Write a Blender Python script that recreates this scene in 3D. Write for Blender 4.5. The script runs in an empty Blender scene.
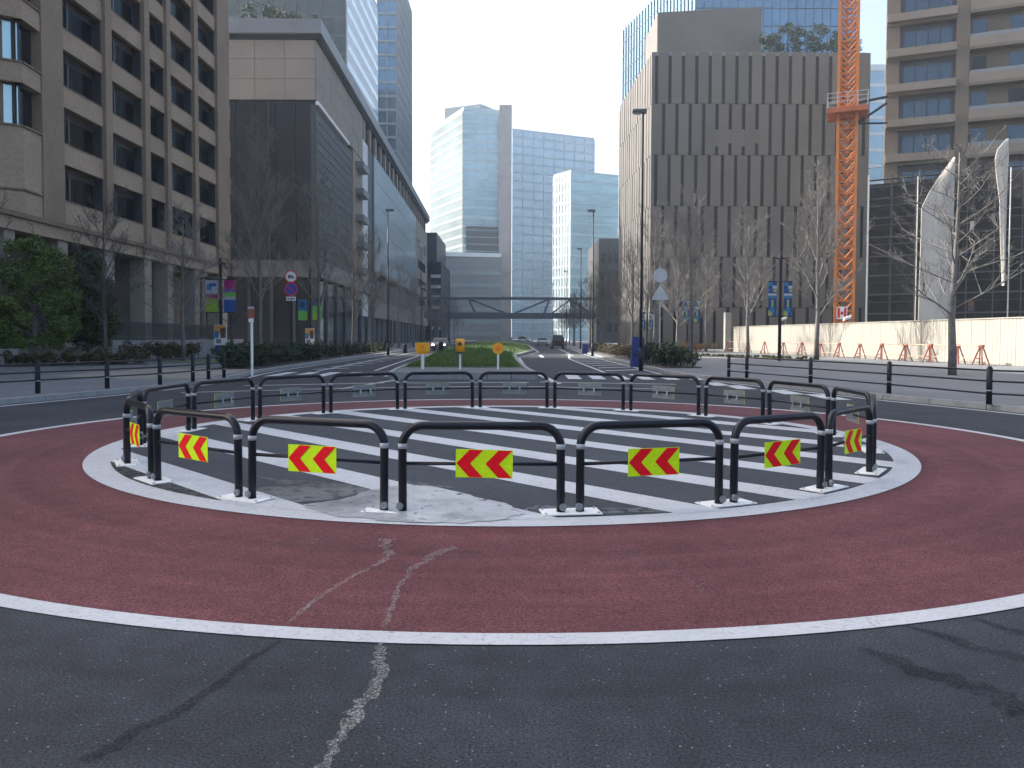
import bpy, math, random
import numpy as np
from mathutils import Vector, Matrix
random.seed(7); rng = np.random.default_rng(7)
R = math.radians
scene = bpy.context.scene
COL = scene.collection

# ------------------------------------------------------------------ camera, sky, sun, exposure
F_PX, EYE, PITCH = 792.0, 1.6, R(2.0)
HORIZON = 337.0
YC = HORIZON + F_PX * math.tan(PITCH)
cam_d = bpy.data.cameras.new('camera'); cam = bpy.data.objects.new('camera', cam_d); COL.objects.link(cam)
cam_d.sensor_fit = 'HORIZONTAL'; cam_d.sensor_width = 36.0; cam_d.lens = F_PX / 1024 * 36
cam_d.shift_y = (YC - 384) / 1024
cam_d.clip_end = 4000
cam.location = (0, 0, EYE)
cam.rotation_euler = (Matrix.Rotation(R(90) - PITCH, 4, 'X') @ Matrix.Rotation(R(0.2), 4, 'Z')).to_euler()
scene.camera = cam

SUN_EL, SUN_AZ = R(38), R(66)           # azimuth measured from +Y towards -X (ahead and to the left)
sun_dir = Vector((-math.sin(SUN_AZ) * math.cos(SUN_EL), math.cos(SUN_AZ) * math.cos(SUN_EL), math.sin(SUN_EL)))
world = bpy.data.worlds.new('World'); scene.world = world; world.use_nodes = True
wn = world.node_tree.nodes; wl = world.node_tree.links
sky = wn.new('ShaderNodeTexSky'); sky.sky_type = 'NISHITA'; sky.sun_disc = False
sky.sun_elevation = SUN_EL; sky.sun_rotation = -SUN_AZ
sky.air_density = 1.0; sky.dust_density = 7.0; sky.ozone_density = 1.0
bg = wn['Background']; bg.inputs['Strength'].default_value = 0.15
wl.new(sky.outputs['Color'], bg.inputs['Color'])
sun_d = bpy.data.lights.new('sun', 'SUN'); sun_d.energy = 3.8; sun_d.angle = R(0.55); sun_d.color = (1.0, 0.95, 0.87)
sun = bpy.data.objects.new('sun', sun_d); COL.objects.link(sun)
sun.location = sun_dir * 80; sun.rotation_euler = sun_dir.to_track_quat('Z', 'Y').to_euler()
scene.view_settings.view_transform = 'Standard'; scene.view_settings.look = 'None'
scene.view_settings.gamma = 1.0; scene.view_settings.use_curve_mapping = False
scene.view_settings.exposure = 1.58

# ------------------------------------------------------------------ measuring helpers (photo pixel + real distance -> metres)
def zat(py, Y):
    b = (YC - py) / F_PX; c, s = math.cos(PITCH), math.sin(PITCH)
    return EYE + (b * Y * c - Y * s) / (c + b * s)
def xat(px, Y, z=EYE):
    return (px - 512) / F_PX * (Y * math.cos(PITCH) - (z - EYE) * math.sin(PITCH))
def gnd(px, py, z=0.0):
    b = (YC - py) / F_PX; c, s = math.cos(PITCH), math.sin(PITCH)
    zz = z - EYE
    Y = zz * (c + b * s) / (b * c - s)
    return xat(px, Y, z), Y

# ------------------------------------------------------------------ materials
MATS = {}
def mat(name, col, rough=0.7, nscale=None, amt=0.15, nscale2=None, amt2=0.1, bump=0.0, bscale=None, metal=0.0, spec=0.5, coat=0.0, emit=None):
    if name in MATS: return MATS[name]
    m = bpy.data.materials.new(name); m.use_nodes = True
    nt = m.node_tree; N, L = nt.nodes, nt.links
    p = N['Principled BSDF']
    p.inputs['Roughness'].default_value = rough; p.inputs['Metallic'].default_value = metal
    p.inputs['Specular IOR Level'].default_value = spec; p.inputs['Coat Weight'].default_value = coat
    p.inputs['Base Color'].default_value = (*col, 1)
    tc = N.new('ShaderNodeTexCoord')
    cur = None
    for sc, a in ((nscale, amt), (nscale2, amt2)):
        if sc is None: continue
        n = N.new('ShaderNodeTexNoise'); n.inputs['Scale'].default_value = sc; n.inputs['Detail'].default_value = 6
        L.new(tc.outputs['Object'], n.inputs['Vector'])
        mr = N.new('ShaderNodeMapRange'); mr.inputs[1].default_value = 0.3; mr.inputs[2].default_value = 0.7
        mr.inputs[3].default_value = 1 - a; mr.inputs[4].default_value = 1 + a
        L.new(n.outputs['Fac'], mr.inputs[0])
        mx = N.new('ShaderNodeMix'); mx.data_type = 'RGBA'; mx.blend_type = 'MULTIPLY'; mx.inputs[0].default_value = 1
        if cur is None: mx.inputs[6].default_value = (*col, 1)
        else: L.new(cur, mx.inputs[6])
        L.new(mr.outputs[0], mx.inputs[7]); cur = mx.outputs[2]
    if cur: L.new(cur, p.inputs['Base Color'])
    if bump:
        n = N.new('ShaderNodeTexNoise'); n.inputs['Scale'].default_value = bscale or 40; n.inputs['Detail'].default_value = 4
        L.new(tc.outputs['Object'], n.inputs['Vector'])
        b = N.new('ShaderNodeBump'); b.inputs['Strength'].default_value = bump; b.inputs['Distance'].default_value = 0.02
        L.new(n.outputs['Fac'], b.inputs['Height']); L.new(b.outputs['Normal'], p.inputs['Normal'])
    if emit:
        p.inputs['Emission Color'].default_value = (*emit[0], 1); p.inputs['Emission Strength'].default_value = emit[1]
    MATS[name] = m
    return m

def mat_ground(name, col, speck=(0.3, 0.3, 0.3), patch=0.18, grain=0.55, rough=0.85, speck_t=0.12, gs=85, mask=None, wear=None, tracks=None):
    """granular road surface: large patches, aggregate grain, scattered pale stones; wear shows the dark road through"""
    m = bpy.data.materials.new(name); m.use_nodes = True; MATS[name] = m
    nt = m.node_tree; N, L = nt.nodes, nt.links; p = N['Principled BSDF']
    tc = N.new('ShaderNodeTexCoord'); O = tc.outputs['Object']
    def noise(s, d=5):
        n = N.new('ShaderNodeTexNoise'); n.inputs['Scale'].default_value = s; n.inputs['Detail'].default_value = d
        L.new(O, n.inputs['Vector']); return n.outputs['Fac']
    def rng_(src, a, b, lo, hi):
        r = N.new('ShaderNodeMapRange'); r.inputs[1].default_value = a; r.inputs[2].default_value = b
        r.inputs[3].default_value = lo; r.inputs[4].default_value = hi; L.new(src, r.inputs[0]); return r.outputs[0]
    def mul(a, b):
        r = N.new('ShaderNodeMath'); r.operation = 'MULTIPLY'; L.new(a, r.inputs[0]); L.new(b, r.inputs[1]); return r.outputs[0]
    g = noise(gs, 3)
    val = mul(mul(rng_(noise(0.55), 0.3, 0.7, 1 - patch, 1 + patch), rng_(noise(5.0), 0.3, 0.7, 1 - patch * .6, 1 + patch * .6)), rng_(g, 0.3, 0.7, 1 - grain, 1 + grain))
    if tracks:   # tyre polish running round a centre
        vd = N.new('ShaderNodeVectorMath'); vd.operation = 'DISTANCE'; vd.inputs[1].default_value = (*tracks, 0); L.new(O, vd.inputs[0])
        n1 = N.new('ShaderNodeTexNoise'); n1.noise_dimensions = '1D'; n1.inputs['Scale'].default_value = 2.6; n1.inputs['Detail'].default_value = 4; L.new(vd.outputs['Value'], n1.inputs['W'])
        val = mul(val, rng_(n1.outputs['Fac'], 0.3, 0.7, 0.86, 1.14))
    mx = N.new('ShaderNodeMix'); mx.data_type = 'RGBA'; mx.blend_type = 'MULTIPLY'; mx.inputs[0].default_value = 1
    mx.inputs[6].default_value = (*col, 1); L.new(val, mx.inputs[7]); cur = mx.outputs[2]
    if speck:
        v = N.new('ShaderNodeTexVoronoi'); v.inputs['Scale'].default_value = 26; L.new(O, v.inputs['Vector'])
        sp = N.new('ShaderNodeMath'); sp.operation = 'LESS_THAN'; sp.inputs[1].default_value = speck_t; L.new(v.outputs['Distance'], sp.inputs[0])
        ms = N.new('ShaderNodeMix'); ms.data_type = 'RGBA'; ms.inputs[7].default_value = (*speck, 1)
        k = mul(sp.outputs[0], rng_(noise(9), 0.45, 0.62, 0, 0.8)); L.new(k, ms.inputs[0]); L.new(cur, ms.inputs[6]); cur = ms.outputs[2]
    L.new(cur, p.inputs['Base Color'])
    p.inputs['Roughness'].default_value = rough; p.inputs['Specular IOR Level'].default_value = 0.2 if rough > 0.5 else 0.8
    if wear:
        w = mul(rng_(noise(30, 6), wear[0], wear[1], 1, 0), rng_(noise(0.9), 0.35, 0.7, 0.0, .8))
        mw = N.new('ShaderNodeMix'); mw.data_type = 'RGBA'; mw.inputs[7].default_value = (0.13, 0.13, 0.135, 1)
        L.new(w, mw.inputs[0]); L.new(cur, mw.inputs[6]); L.new(mw.outputs[2], p.inputs['Base Color'])
    b = N.new('ShaderNodeBump'); b.inputs['Strength'].default_value = 0.5; b.inputs['Distance'].default_value = 0.006
    L.new(g, b.inputs['Height']); L.new(b.outputs['Normal'], p.inputs['Normal'])
    if mask:   # ragged see-through grain for stains that lie on another surface
        a = mul(rng_(noise(mask[0], 6), mask[1], mask[2], 0, mask[3]), rng_(noise(1.7), 0.3, 0.55, 0.45, 1))
        L.new(a, p.inputs['Alpha'])
    return m

ASPHALT = mat_ground('asphalt', (0.0300, 0.0340, 0.0410), (0.24, 0.25, 0.26), patch=0.26, grain=0.7, tracks=(-0.05, 12.2))
ISLAND = mat_ground('island_asphalt', (0.0440, 0.0500, 0.0590), (0.2, 0.2, 0.2), patch=0.14)
REDROAD = mat_ground('red_surfacing', (0.1020, 0.0370, 0.0420), (0.2, 0.12, 0.12), patch=0.2, grain=0.65, speck_t=0.10, tracks=(-0.05, 12.2))
PAINT = mat_ground('road_paint', (0.4300, 0.4450, 0.4600), None, patch=0.07, grain=0.08, rough=0.6, gs=60, wear=(0.30, 0.44))
PAVE = mat_ground('pavement_slab', (0.1350, 0.1420, 0.1500), (0.3, 0.3, 0.3), patch=0.12, grain=0.12)
PAVE2 = mat_ground('pavement_tan', (0.23, 0.21, 0.18), None, patch=0.12, grain=0.12)
KERB = mat('kerb_granite', (0.2295, 0.2380, 0.2422), 0.8, 3, 0.15, 60, 0.2, bump=0.2)
SALT = mat_ground('dried_salt_stain', (0.23, 0.225, 0.22), None, patch=0.2, grain=0.5, mask=(70, 0.33, 0.60, 0.75), gs=130)
SALTR = mat_ground('dried_salt_on_red', (0.25, 0.19, 0.185), None, patch=0.2, grain=0.5, mask=(70, 0.34, 0.62, 0.75), gs=130)
SALTF = mat_ground('faint_salt_on_red', (0.22, 0.15, 0.15), None, patch=0.2, grain=0.5, mask=(60, 0.48, 0.66, 0.38), gs=130)
WETS = mat_ground('wet_streak', (0.0060, 0.0070, 0.0090), None, patch=0.1, grain=0.3, rough=0.55, mask=(55, 0.32, 0.62, 0.5))
WET = mat_ground('wet_film', (0.3600, 0.3700, 0.3800), None, patch=0.25, grain=0.35, rough=0.30, mask=(7, 0.22, 0.40, 0.95))  # pale from mineral residue and from sky glare put into the colour
GROUND = mat('plain_ground', (0.16, 0.16, 0.155), 0.9, 0.05, 0.15)
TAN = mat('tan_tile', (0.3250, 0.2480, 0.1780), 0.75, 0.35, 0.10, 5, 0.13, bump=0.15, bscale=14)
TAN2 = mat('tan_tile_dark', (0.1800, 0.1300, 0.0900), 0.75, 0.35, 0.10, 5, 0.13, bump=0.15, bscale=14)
TANP = mat('tan_tile_pier', (0.235, 0.176, 0.124), 0.75, 0.35, 0.10, 5, 0.13, bump=0.15, bscale=14)  # pier tile darker than TAN so the parapets look lit from above
TANCOL = mat('pale_column_stone', (0.2800, 0.2500, 0.2100), 0.7, 0.8, 0.12, 9, 0.08)
DARKIN = mat('dark_interior', (0.030, 0.030, 0.032), 0.8, 2, 0.3)
WINGLASS = mat('dark_window_glass', (0.012, 0.014, 0.018), 0.08, spec=0.35)
DEEPGLASS = mat('shaded_balcony_glass', (0.008, 0.009, 0.011), 0.2, 2, 0.4, spec=0.12)  # darker than the other window glass, balcony shade put into the colour
SKYGLASS = mat('sky_tinted_window_glass', (0.46, 0.68, 0.74), 0.05, metal=0.3)  # reflected sky painted in as a pale cyan base colour
ALU = mat('aluminium', (0.35, 0.36, 0.37), 0.4, metal=0.6)
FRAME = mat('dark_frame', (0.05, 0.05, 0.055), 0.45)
BLACK = mat('black_enamel', (0.007, 0.008, 0.014), 0.36, 6, 0.2, coat=0.0, spec=0.3)
BLACKM = mat('black_matt_metal', (0.010, 0.011, 0.015), 0.5, spec=0.25)
BAND = mat('reflective_band', (0.3400, 0.3600, 0.3800), 0.35, 20, 0.1)
YELLOW = mat('fluorescent_yellow', (0.55, 0.80, 0.010), 0.5, 25, 0.06, spec=0.15)
RED = mat('reflective_red', (0.72, 0.006, 0.016), 0.5, 25, 0.06, spec=0.15)
BACK = mat('board_back', (0.20, 0.215, 0.225), 0.5, 8, 0.15, metal=0.2)
GALV = mat('galvanised', (0.40, 0.41, 0.42), 0.45, 12, 0.15, metal=0.5)
WHITE = mat('white_enamel', (0.72, 0.72, 0.70), 0.5, 4, 0.08)
STONE = mat('grey_stone_panel', (0.1080, 0.1030, 0.0980), 0.7, 0.25, 0.12, 6, 0.10, bump=0.1, bscale=10)
STONE_B = mat('grey_stone_panel_light', (0.1220, 0.1160, 0.1090), 0.7, 0.25, 0.12, 6, 0.10, bump=0.1, bscale=10)
STONE_L = mat('mall_stone', (0.2500, 0.2120, 0.1740), 0.7, 0.2, 0.10, 4, 0.10, bump=0.1, bscale=10)
CORNICE = mat('cornice_metal', (0.1680, 0.1750, 0.1855), 0.5, 0.5, 0.08)
MALLDARK = mat('dark_metal_panel', (0.011, 0.012, 0.017), 0.5, 0.3, 0.2, 3, 0.12, spec=0.25)
MALLMESH = mat('dark_stud_panel', (0.0450, 0.0456, 0.0492), 0.6, 0.5, 0.2, 8, 0.25)
BLUEGLASS = mat('blue_facade_glass', (0.0550, 0.1650, 0.2700), 0.07, 0.05, 0.25, 0.25, 0.12, metal=0.75)
TEALGLASS = mat('teal_facade_glass', (0.19, 0.275, 0.32), 0.2, 0.08, 0.15, metal=0.25)
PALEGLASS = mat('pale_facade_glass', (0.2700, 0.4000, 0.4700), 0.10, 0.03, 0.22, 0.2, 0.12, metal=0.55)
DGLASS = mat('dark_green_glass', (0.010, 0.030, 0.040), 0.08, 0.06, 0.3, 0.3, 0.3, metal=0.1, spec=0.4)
GREYGLASS = mat('grey_blue_glass', (0.3100, 0.4000, 0.4800), 0.14, 0.04, 0.2, metal=0.45)  # pale greyed colour with distance haze put in
SPANDREL = mat('spandrel', (0.20, 0.24, 0.27), 0.4, 0.3, 0.1)
SPANDREL_D = mat('spandrel_dark', (0.0315, 0.0420, 0.0525), 0.35, 0.3, 0.2)
SPANDREL_W = mat('spandrel_white', (0.62, 0.64, 0.66), 0.5, 0.3, 0.05)
MULLION = mat('mullion_dark', (0.0150, 0.0350, 0.0850), 0.4)
FARSTONE = mat('far_brown_stone', (0.3300, 0.2800, 0.2850), 0.8, 0.2, 0.12)
TOWERCON = mat('tower_concrete', (0.1550, 0.1260, 0.0980), 0.75, 0.3, 0.10, 5, 0.08)
TOWERLED = mat('tower_ledge', (0.2150, 0.1850, 0.1520), 0.7, 0.3, 0.10)
BLUEWIN = mat('blue_window_glass', (0.0600, 0.0880, 0.1250), 0.05, metal=0.6)
ORANGE = mat('crane_orange', (0.5000, 0.1600, 0.0240), 0.5, 1.2, 0.15, 12, 0.12)
ORANGE_D = mat('crane_red_orange', (0.3400, 0.0850, 0.0220), 0.5, 1.2, 0.2)
HOARD = mat('hoarding_panel', (0.3100, 0.3000, 0.2650), 0.6, 0.4, 0.06, 6, 0.03)
BARRED = mat('barricade_red', (0.2200, 0.0550, 0.0380), 0.55, 4, 0.2)
BARPIPE = mat('barricade_pipe', (0.4960, 0.3360, 0.2400), 0.5, 3, 0.3)
SCAFF = mat('scaffold_tube', (0.07, 0.07, 0.075), 0.5, metal=0.4)
NETTING = mat('scaffold_netting', (0.010, 0.010, 0.012), 0.8, 0.5, 0.4, 5, 0.3)
SHEET = mat('construction_sheet', (0.4600, 0.4300, 0.3850), 0.8, 0.6, 0.08, bump=0.5, bscale=1.2)
RUST = mat('rusty_brown', (0.12, 0.06, 0.035), 0.8, 0.8, 0.4)
BARK = mat('grey_bark', (0.1400, 0.1310, 0.1220), 0.9, 3, 0.25, 25, 0.2, bump=0.4, bscale=25)
BARKP = mat('pale_twigs', (0.2000, 0.1820, 0.1600), 0.9, 3, 0.2)
BARKD = mat('dark_twigs', (0.072, 0.066, 0.062), 0.9, 3, 0.2)
def mat_leaf(name, a, b):
    m = bpy.data.materials.new(name); m.use_nodes = True; MATS[name] = m
    N, L = m.node_tree.nodes, m.node_tree.links; p = N['Principled BSDF']
    g = N.new('ShaderNodeNewGeometry'); c = N.new('ShaderNodeMix'); c.data_type = 'RGBA'
    c.inputs[6].default_value = (*a, 1); c.inputs[7].default_value = (*b, 1)
    L.new(g.outputs['Random Per Island'], c.inputs[0]); L.new(c.outputs[2], p.inputs['Base Color'])
    p.inputs['Roughness'].default_value = 0.6; p.inputs['Specular IOR Level'].default_value = 0.3
    return m
LEAF = mat_leaf('camphor_leaf', (0.040, 0.080, 0.014), (0.140, 0.195, 0.036))
LEAFD = mat_leaf('dark_shrub_leaf', (0.012, 0.026, 0.010), (0.040, 0.062, 0.022))
LEAFB = mat_leaf('brown_shrub_leaf', (0.035, 0.040, 0.016), (0.11, 0.075, 0.035))
LEAFR = mat_leaf('russet_shrub_leaf', (0.12, 0.075, 0.02), (0.20, 0.10, 0.03))
GRASSB = mat_leaf('grass_blade', (0.050, 0.105, 0.022), (0.135, 0.185, 0.050))
TURF = mat('turf', (0.060, 0.105, 0.028), 0.95, 0.6, 0.25, 14, 0.3, bump=0.6, bscale=30)
SOIL = mat('bed_soil', (0.06, 0.05, 0.04), 0.95, 4, 0.3)
AMBER = mat('amber_plastic', (0.80, 0.36, 0.010), 0.45, 8, 0.1)
AMBER_L = mat('amber_lens', (0.85, 0.22, 0.006), 0.3)
BLUETARP = mat('blue_tarpaulin', (0.015, 0.035, 0.16), 0.6, 5, 0.3, bump=0.5, bscale=8)
SIGNBLUE = mat('sign_blue', (0.020, 0.045, 0.33), 0.4)
SIGNRED = mat('sign_red', (0.52, 0.020, 0.028), 0.4)
SIGNWHITE = mat('sign_white', (0.70, 0.70, 0.70), 0.45)
SIGNBACK = mat('sign_back', (0.46, 0.47, 0.48), 0.45, 6, 0.1, metal=0.2)
LAMPGREY = mat('lamp_housing', (0.10, 0.105, 0.11), 0.4)
RUBBER = mat('tyre_rubber', (0.012, 0.012, 0.013), 0.8)
CARDARK = mat('dark_car_paint', (0.012, 0.014, 0.020), 0.22, coat=0.7)
CARSILV = mat('silver_car_paint', (0.30, 0.31, 0.33), 0.3, metal=0.5, coat=0.5)
CARWHITE = mat('white_car_paint', (0.72, 0.72, 0.72), 0.3, coat=0.5)
HEADL = mat('lit_headlamp', (0.9, 0.9, 0.85), 0.2, emit=((1.0, 0.95, 0.85), 3.0))
TAILR = mat('tail_lamp', (0.45, 0.01, 0.01), 0.25)
BRIDGE = mat('bridge_steel', (0.1000, 0.1150, 0.1350), 0.6, 0.5, 0.15)
PINK = mat('banner_magenta', (0.30, 0.012, 0.13), 0.8); LIME = mat('banner_lime', (0.27, 0.42, 0.030), 0.8)
BBLUE = mat('banner_blue', (0.018, 0.08, 0.30), 0.8); BGREEN = mat('banner_green', (0.13, 0.42, 0.07), 0.8)
BCYAN = mat('banner_cyan', (0.03, 0.16, 0.28), 0.8); BWHITE = mat('banner_white', (0.36, 0.38, 0.42), 0.8)
BNAVY = mat('banner_navy', (0.012, 0.05, 0.15), 0.8); BPURP = mat('banner_purple', (0.18, 0.05, 0.26), 0.8)
BYEL = mat('banner_yellow', (0.30, 0.34, 0.10), 0.8); BORG = mat('poster_orange', (0.62, 0.27, 0.05), 0.7)

# ------------------------------------------------------------------ mesh builder
ROOT = {}
def _root_loc(o):
    while o.parent: o = o.parent
    return Vector(ROOT.get(o.name, (0, 0, 0)))
def tag(o, label=None, cat=None, group=None, kind=None):
    if label: o['label'] = label
    if cat: o['category'] = cat
    if group: o['group'] = group
    if kind: o['kind'] = kind
    return o
def empty(name, loc, label=None, cat=None, group=None, kind=None, rz=0.0):
    o = bpy.data.objects.new(name, None); COL.objects.link(o); o.empty_display_size = 0.3
    o.location = loc; o.rotation_euler = (0, 0, rz); ROOT[o.name] = tuple(loc)
    return tag(o, label, cat, group, kind)
def link(name, mesh, parent=None, loc=(0, 0, 0), rot=(0, 0, 0), scale=None):
    o = bpy.data.objects.new(name, mesh); COL.objects.link(o)
    o.parent = parent; o.location = loc; o.rotation_euler = rot
    if scale: o.scale = scale
    return o
class MB:
    def __init__(s): s.v = []; s.f = []; s.m = []
    def add(s, vs, fs, mi=0):
        b = len(s.v); s.v += [tuple(q) for q in vs]; s.f += [[i + b for i in q] for q in fs]; s.m += [mi] * len(fs); return s
    def hexa(s, c8, mi=0):
        return s.add(c8, [(0, 3, 2, 1), (4, 5, 6, 7), (0, 1, 5, 4), (1, 2, 6, 5), (2, 3, 7, 6), (3, 0, 4, 7)], mi)
    def box(s, x0, x1, y0, y1, z0, z1, mi=0):
        return s.hexa([(x0, y0, z0), (x1, y0, z0), (x1, y1, z0), (x0, y1, z0), (x0, y0, z1), (x1, y0, z1), (x1, y1, z1), (x0, y1, z1)], mi)
    def wbox(s, W, s0, s1, z0, z1, n0, n1, mi=0):
        """box in wall coordinates: s along the wall, z up, n outwards"""
        return s.hexa([W(s0, z0, n1), W(s1, z0, n1), W(s1, z0, n0), W(s0, z0, n0), W(s0, z1, n1), W(s1, z1, n1), W(s1, z1, n0), W(s0, z1, n0)], mi)
    def prism(s, pts, z0, z1, mi=0):
        n = len(pts); s.add([(x, y, z0) for x, y in pts] + [(x, y, z1) for x, y in pts],
              [list(range(n))[::-1], list(range(n, 2 * n))] + [(i, (i + 1) % n, n + (i + 1) % n, n + i) for i in range(n)], mi); return s
    def tube(s, pts, r, n=8, mi=0, cap=True):
        P = [Vector(p) for p in pts]; rr = r if isinstance(r, (list, tuple)) else [r] * len(P)
        b = len(s.v); up = None
        for i, p in enumerate(P):
            t = (P[min(i + 1, len(P) - 1)] - P[max(i - 1, 0)]).normalized()
            if up is None:
                a = Vector((0, 0, 1)) if abs(t.z) < 0.9 else Vector((1, 0, 0)); up = (a - t * a.dot(t)).normalized()
            else: up = (up - t * up.dot(t)).normalized()
            w = t.cross(up)
            for k in range(n):
                a = 2 * math.pi * k / n; q = p + (up * math.cos(a) + w * math.sin(a)) * rr[i]; s.v.append(tuple(q))
        fs = []
        for i in range(len(P) - 1):
            for k in range(n):
                fs.append([b + i * n + k, b + i * n + (k + 1) % n, b + (i + 1) * n + (k + 1) % n, b + (i + 1) * n + k])
        if cap: fs += [[b + k for k in range(n)][::-1], [b + (len(P) - 1) * n + k for k in range(n)]]
        s.f += fs; s.m += [mi] * len(fs); return s
    def disc(s, c, nrm, r, th, n=24, mi=0):
        nrm = Vector(nrm).normalized(); c = Vector(c); return s.tube([c - nrm * th / 2, c + nrm * th / 2], r, n, mi)
    def mesh(s, name, mats, off=(0, 0, 0), smooth=False):
        me = bpy.data.meshes.new(name); ox, oy, oz = off
        me.from_pydata([(x - ox, y - oy, z - oz) for x, y, z in s.v], [], s.f)
        for m in (mats if isinstance(mats, (list, tuple)) else [mats]): me.materials.append(m)
        if any(s.m): me.polygons.foreach_set('material_index', s.m)
        if smooth: me.polygons.foreach_set('use_smooth', [len(p.vertices) <= 4 for p in me.polygons])
        me.update(); return me
    def build(s, name, mats, parent=None, smooth=False, base=None):
        """one mesh object; a child is stored relative to its thing's base, a lone thing gets its origin at its own base"""
        if parent is not None: off = _root_loc(parent)
        else:
            a = np.array(s.v); off = base or ((a[:, 0].min() + a[:, 0].max()) / 2, (a[:, 1].min() + a[:, 1].max()) / 2, a[:, 2].min())
        o = link(name, s.mesh(name, mats, off, smooth), parent)
        if parent is None: o.location = off; ROOT[o.name] = tuple(off)
        return o
def wall(p0, p1):
    """frame of a wall running p0 -> p1 seen with p0 on the left; n points towards the viewer"""
    a = Vector((p0[0], p0[1])); d = Vector((p1[0], p1[1])) - a; ln = d.length; d /= ln; n = Vector((d.y, -d.x))
    f = lambda s, z, n_=0.0: (a.x + d.x * s + n.x * n_, a.y + d.y * s + n.y * n_, z)
    return f, ln
def struct(mb, name, m, smooth=False, base=(0, 0, 0)):
    return tag(mb.build(name, m, None, smooth, base), kind='structure')
def copy_tree(o, parent=None):
    c = o.copy(); COL.objects.link(c); c.parent = parent
    for ch in list(o.children): copy_tree(ch, c)
    return c

# ------------------------------------------------------------------ ground, roads, paint
IC = (-0.12, 12.45)           # centre of the guard-rail island
RC = (-0.05, 12.20)           # centre of the red ring
struct(MB().box(-590, 590, -190, 1190, -0.5, -0.02), 'ground', GROUND)
def ring(c, r0, r1, z, n=160, a0=0.0, a1=2 * math.pi):
    mb = MB(); full = abs(a1 - a0 - 2 * math.pi) < 1e-6; k = n if full else n + 1
    A = [a0 + (a1 - a0) * i / n for i in range(k)]
    vs = [(c[0] + r0 * math.cos(a), c[1] + r0 * math.sin(a), z) for a in A] + [(c[0] + r1 * math.cos(a), c[1] + r1 * math.sin(a), z) for a in A]
    mb.add(vs, [(i, k + i, k + (i + 1) % k, (i + 1) % k) for i in range(k if full else k - 1)]); return mb
rd = MB().add([(-60, -40, 0), (60, -40, 0), (60, 420, 0), (-60, 420, 0)], [(0, 1, 2, 3)])
road = struct(rd, 'road', ASPHALT)
red_ring = struct(ring(RC, 5.2, 8.0, 0.004), 'red_road_ring', REDROAD)
island = struct(ring(IC, 0.02, 5.56, 0.008), 'island_surface', ISLAND)
ring(RC, 7.99, 8.15, 0.0065, 200).build('edge_line', PAINT, red_ring)
ring(IC, 5.54, 5.85, 0.0105, 200).build('edge_line', PAINT, island)
# hatching across the island: real strips clipped to the circle
def clip_stripe(off, w, ang, Rr):
    d = (math.cos(ang), math.sin(ang)); n = (-d[1], d[0]); P = []
    for o, sg in ((off - w / 2, 1), (off + w / 2, -1)):
        if abs(o) >= Rr: return None
        h = math.sqrt(Rr * Rr - o * o); K = 10
        for i in range(K + 1):
            t = (-h + 2 * h * i / K) * sg; P.append((IC[0] + d[0] * t + n[0] * o, IC[1] + d[1] * t + n[1] * o))
    return P
for k in range(-4, 5):
    P = clip_stripe(0.42 + k * 1.37, 0.46, R(-46), 5.6)
    if P: MB().add([(x, y, 0.0125) for x, y in P], [list(range(len(P)))]).build('hatch_stripe', PAINT, island)

def ribbon(pts, widths, z, seed=0, step=0.05, ragged=0.35):
    """ragged-edged strip along a ground polyline"""
    rr = random.Random(seed); P = [Vector(p) for p in pts]; out = []
    seg = [(P[i + 1] - P[i]).length for i in range(len(P) - 1)]; tot = sum(seg)
    n = max(4, int(tot / step)); L_, R_ = [], []
    wob = 0
    for i in range(n + 1):
        t = tot * i / n; j = 0; acc = 0
        while j < len(seg) - 1 and acc + seg[j] < t: acc += seg[j]; j += 1
        u = (t - acc) / seg[j]; p = P[j].lerp(P[j + 1], u); w = widths[j] * (1 - u) + widths[j + 1] * u
        d = (P[j + 1] - P[j]).normalized(); nn = Vector((-d.y, d.x)); wob = wob * .88 + rr.uniform(-1, 1) * .22 * w
        p = p + nn * wob
        L_.append(p + nn * w / 2 * (1 + rr.uniform(-ragged, ragged))); R_.append(p - nn * w / 2 * (1 + rr.uniform(-ragged, ragged)))
    vs = [(q.x, q.y, z) for q in L_] + [(q.x, q.y, z) for q in R_]; k = n + 1
    return MB().add(vs, [(i, k + i, k + i + 1, i + 1) for i in range(n)])
def stain(name, px, widths, m, parent, z, seed, ragged=0.35):
    return ribbon([gnd(*p) for p in px], widths, z, seed, 0.035, ragged).build(name, m, parent)
stain('salt_stain', [(455, 548), (432, 560), (408, 572), (398, 590), (391, 610), (388, 630)], [.09, .06, .04, .035, .04, .04], SALTR, red_ring, 0.008, 3, .7)
stain('salt_stain', [(388, 636), (377, 660), (372, 690), (352, 722), (336, 745), (318, 790)], [.035, .065, .07, .06, .06, .055], SALT, road, 0.004, 4, .6)
stain('salt_stain', [(386, 540), (386, 562), (350, 580), (310, 605), (288, 626)], [.10, .05, .03, .04, .02], SALTR, red_ring, 0.008, 5, .7)
stain('wet_streak', [(282, 642), (205, 697), (150, 728), (90, 765)], [.04, .06, .07, .07], WETS, road, 0.006, 7)
stain('salt_stain', [(610, 548), (650, 562), (700, 585), (760, 615)], [.22, .16, .12, .05], SALTF, red_ring, 0.008, 8)
stain('salt_stain', [(330, 540), (270, 546), (215, 556)], [.22, .18, .08], SALTF, red_ring, 0.009, 9)
stain('salt_stain', [(520, 540), (480, 548), (440, 556)], [.3, .26, .1], SALTF, red_ring, 0.010, 10)
stain('wet_streak', [(862, 648), (905, 660), (960, 682), (1030, 712)], [.05, .12, .15, .17], WETS, road, 0.006, 11)
stain('wet_streak', [(908, 625), (950, 636), (1000, 650), (1060, 664)], [.04, .09, .11, .12], WETS, road, 0.006, 12)
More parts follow.
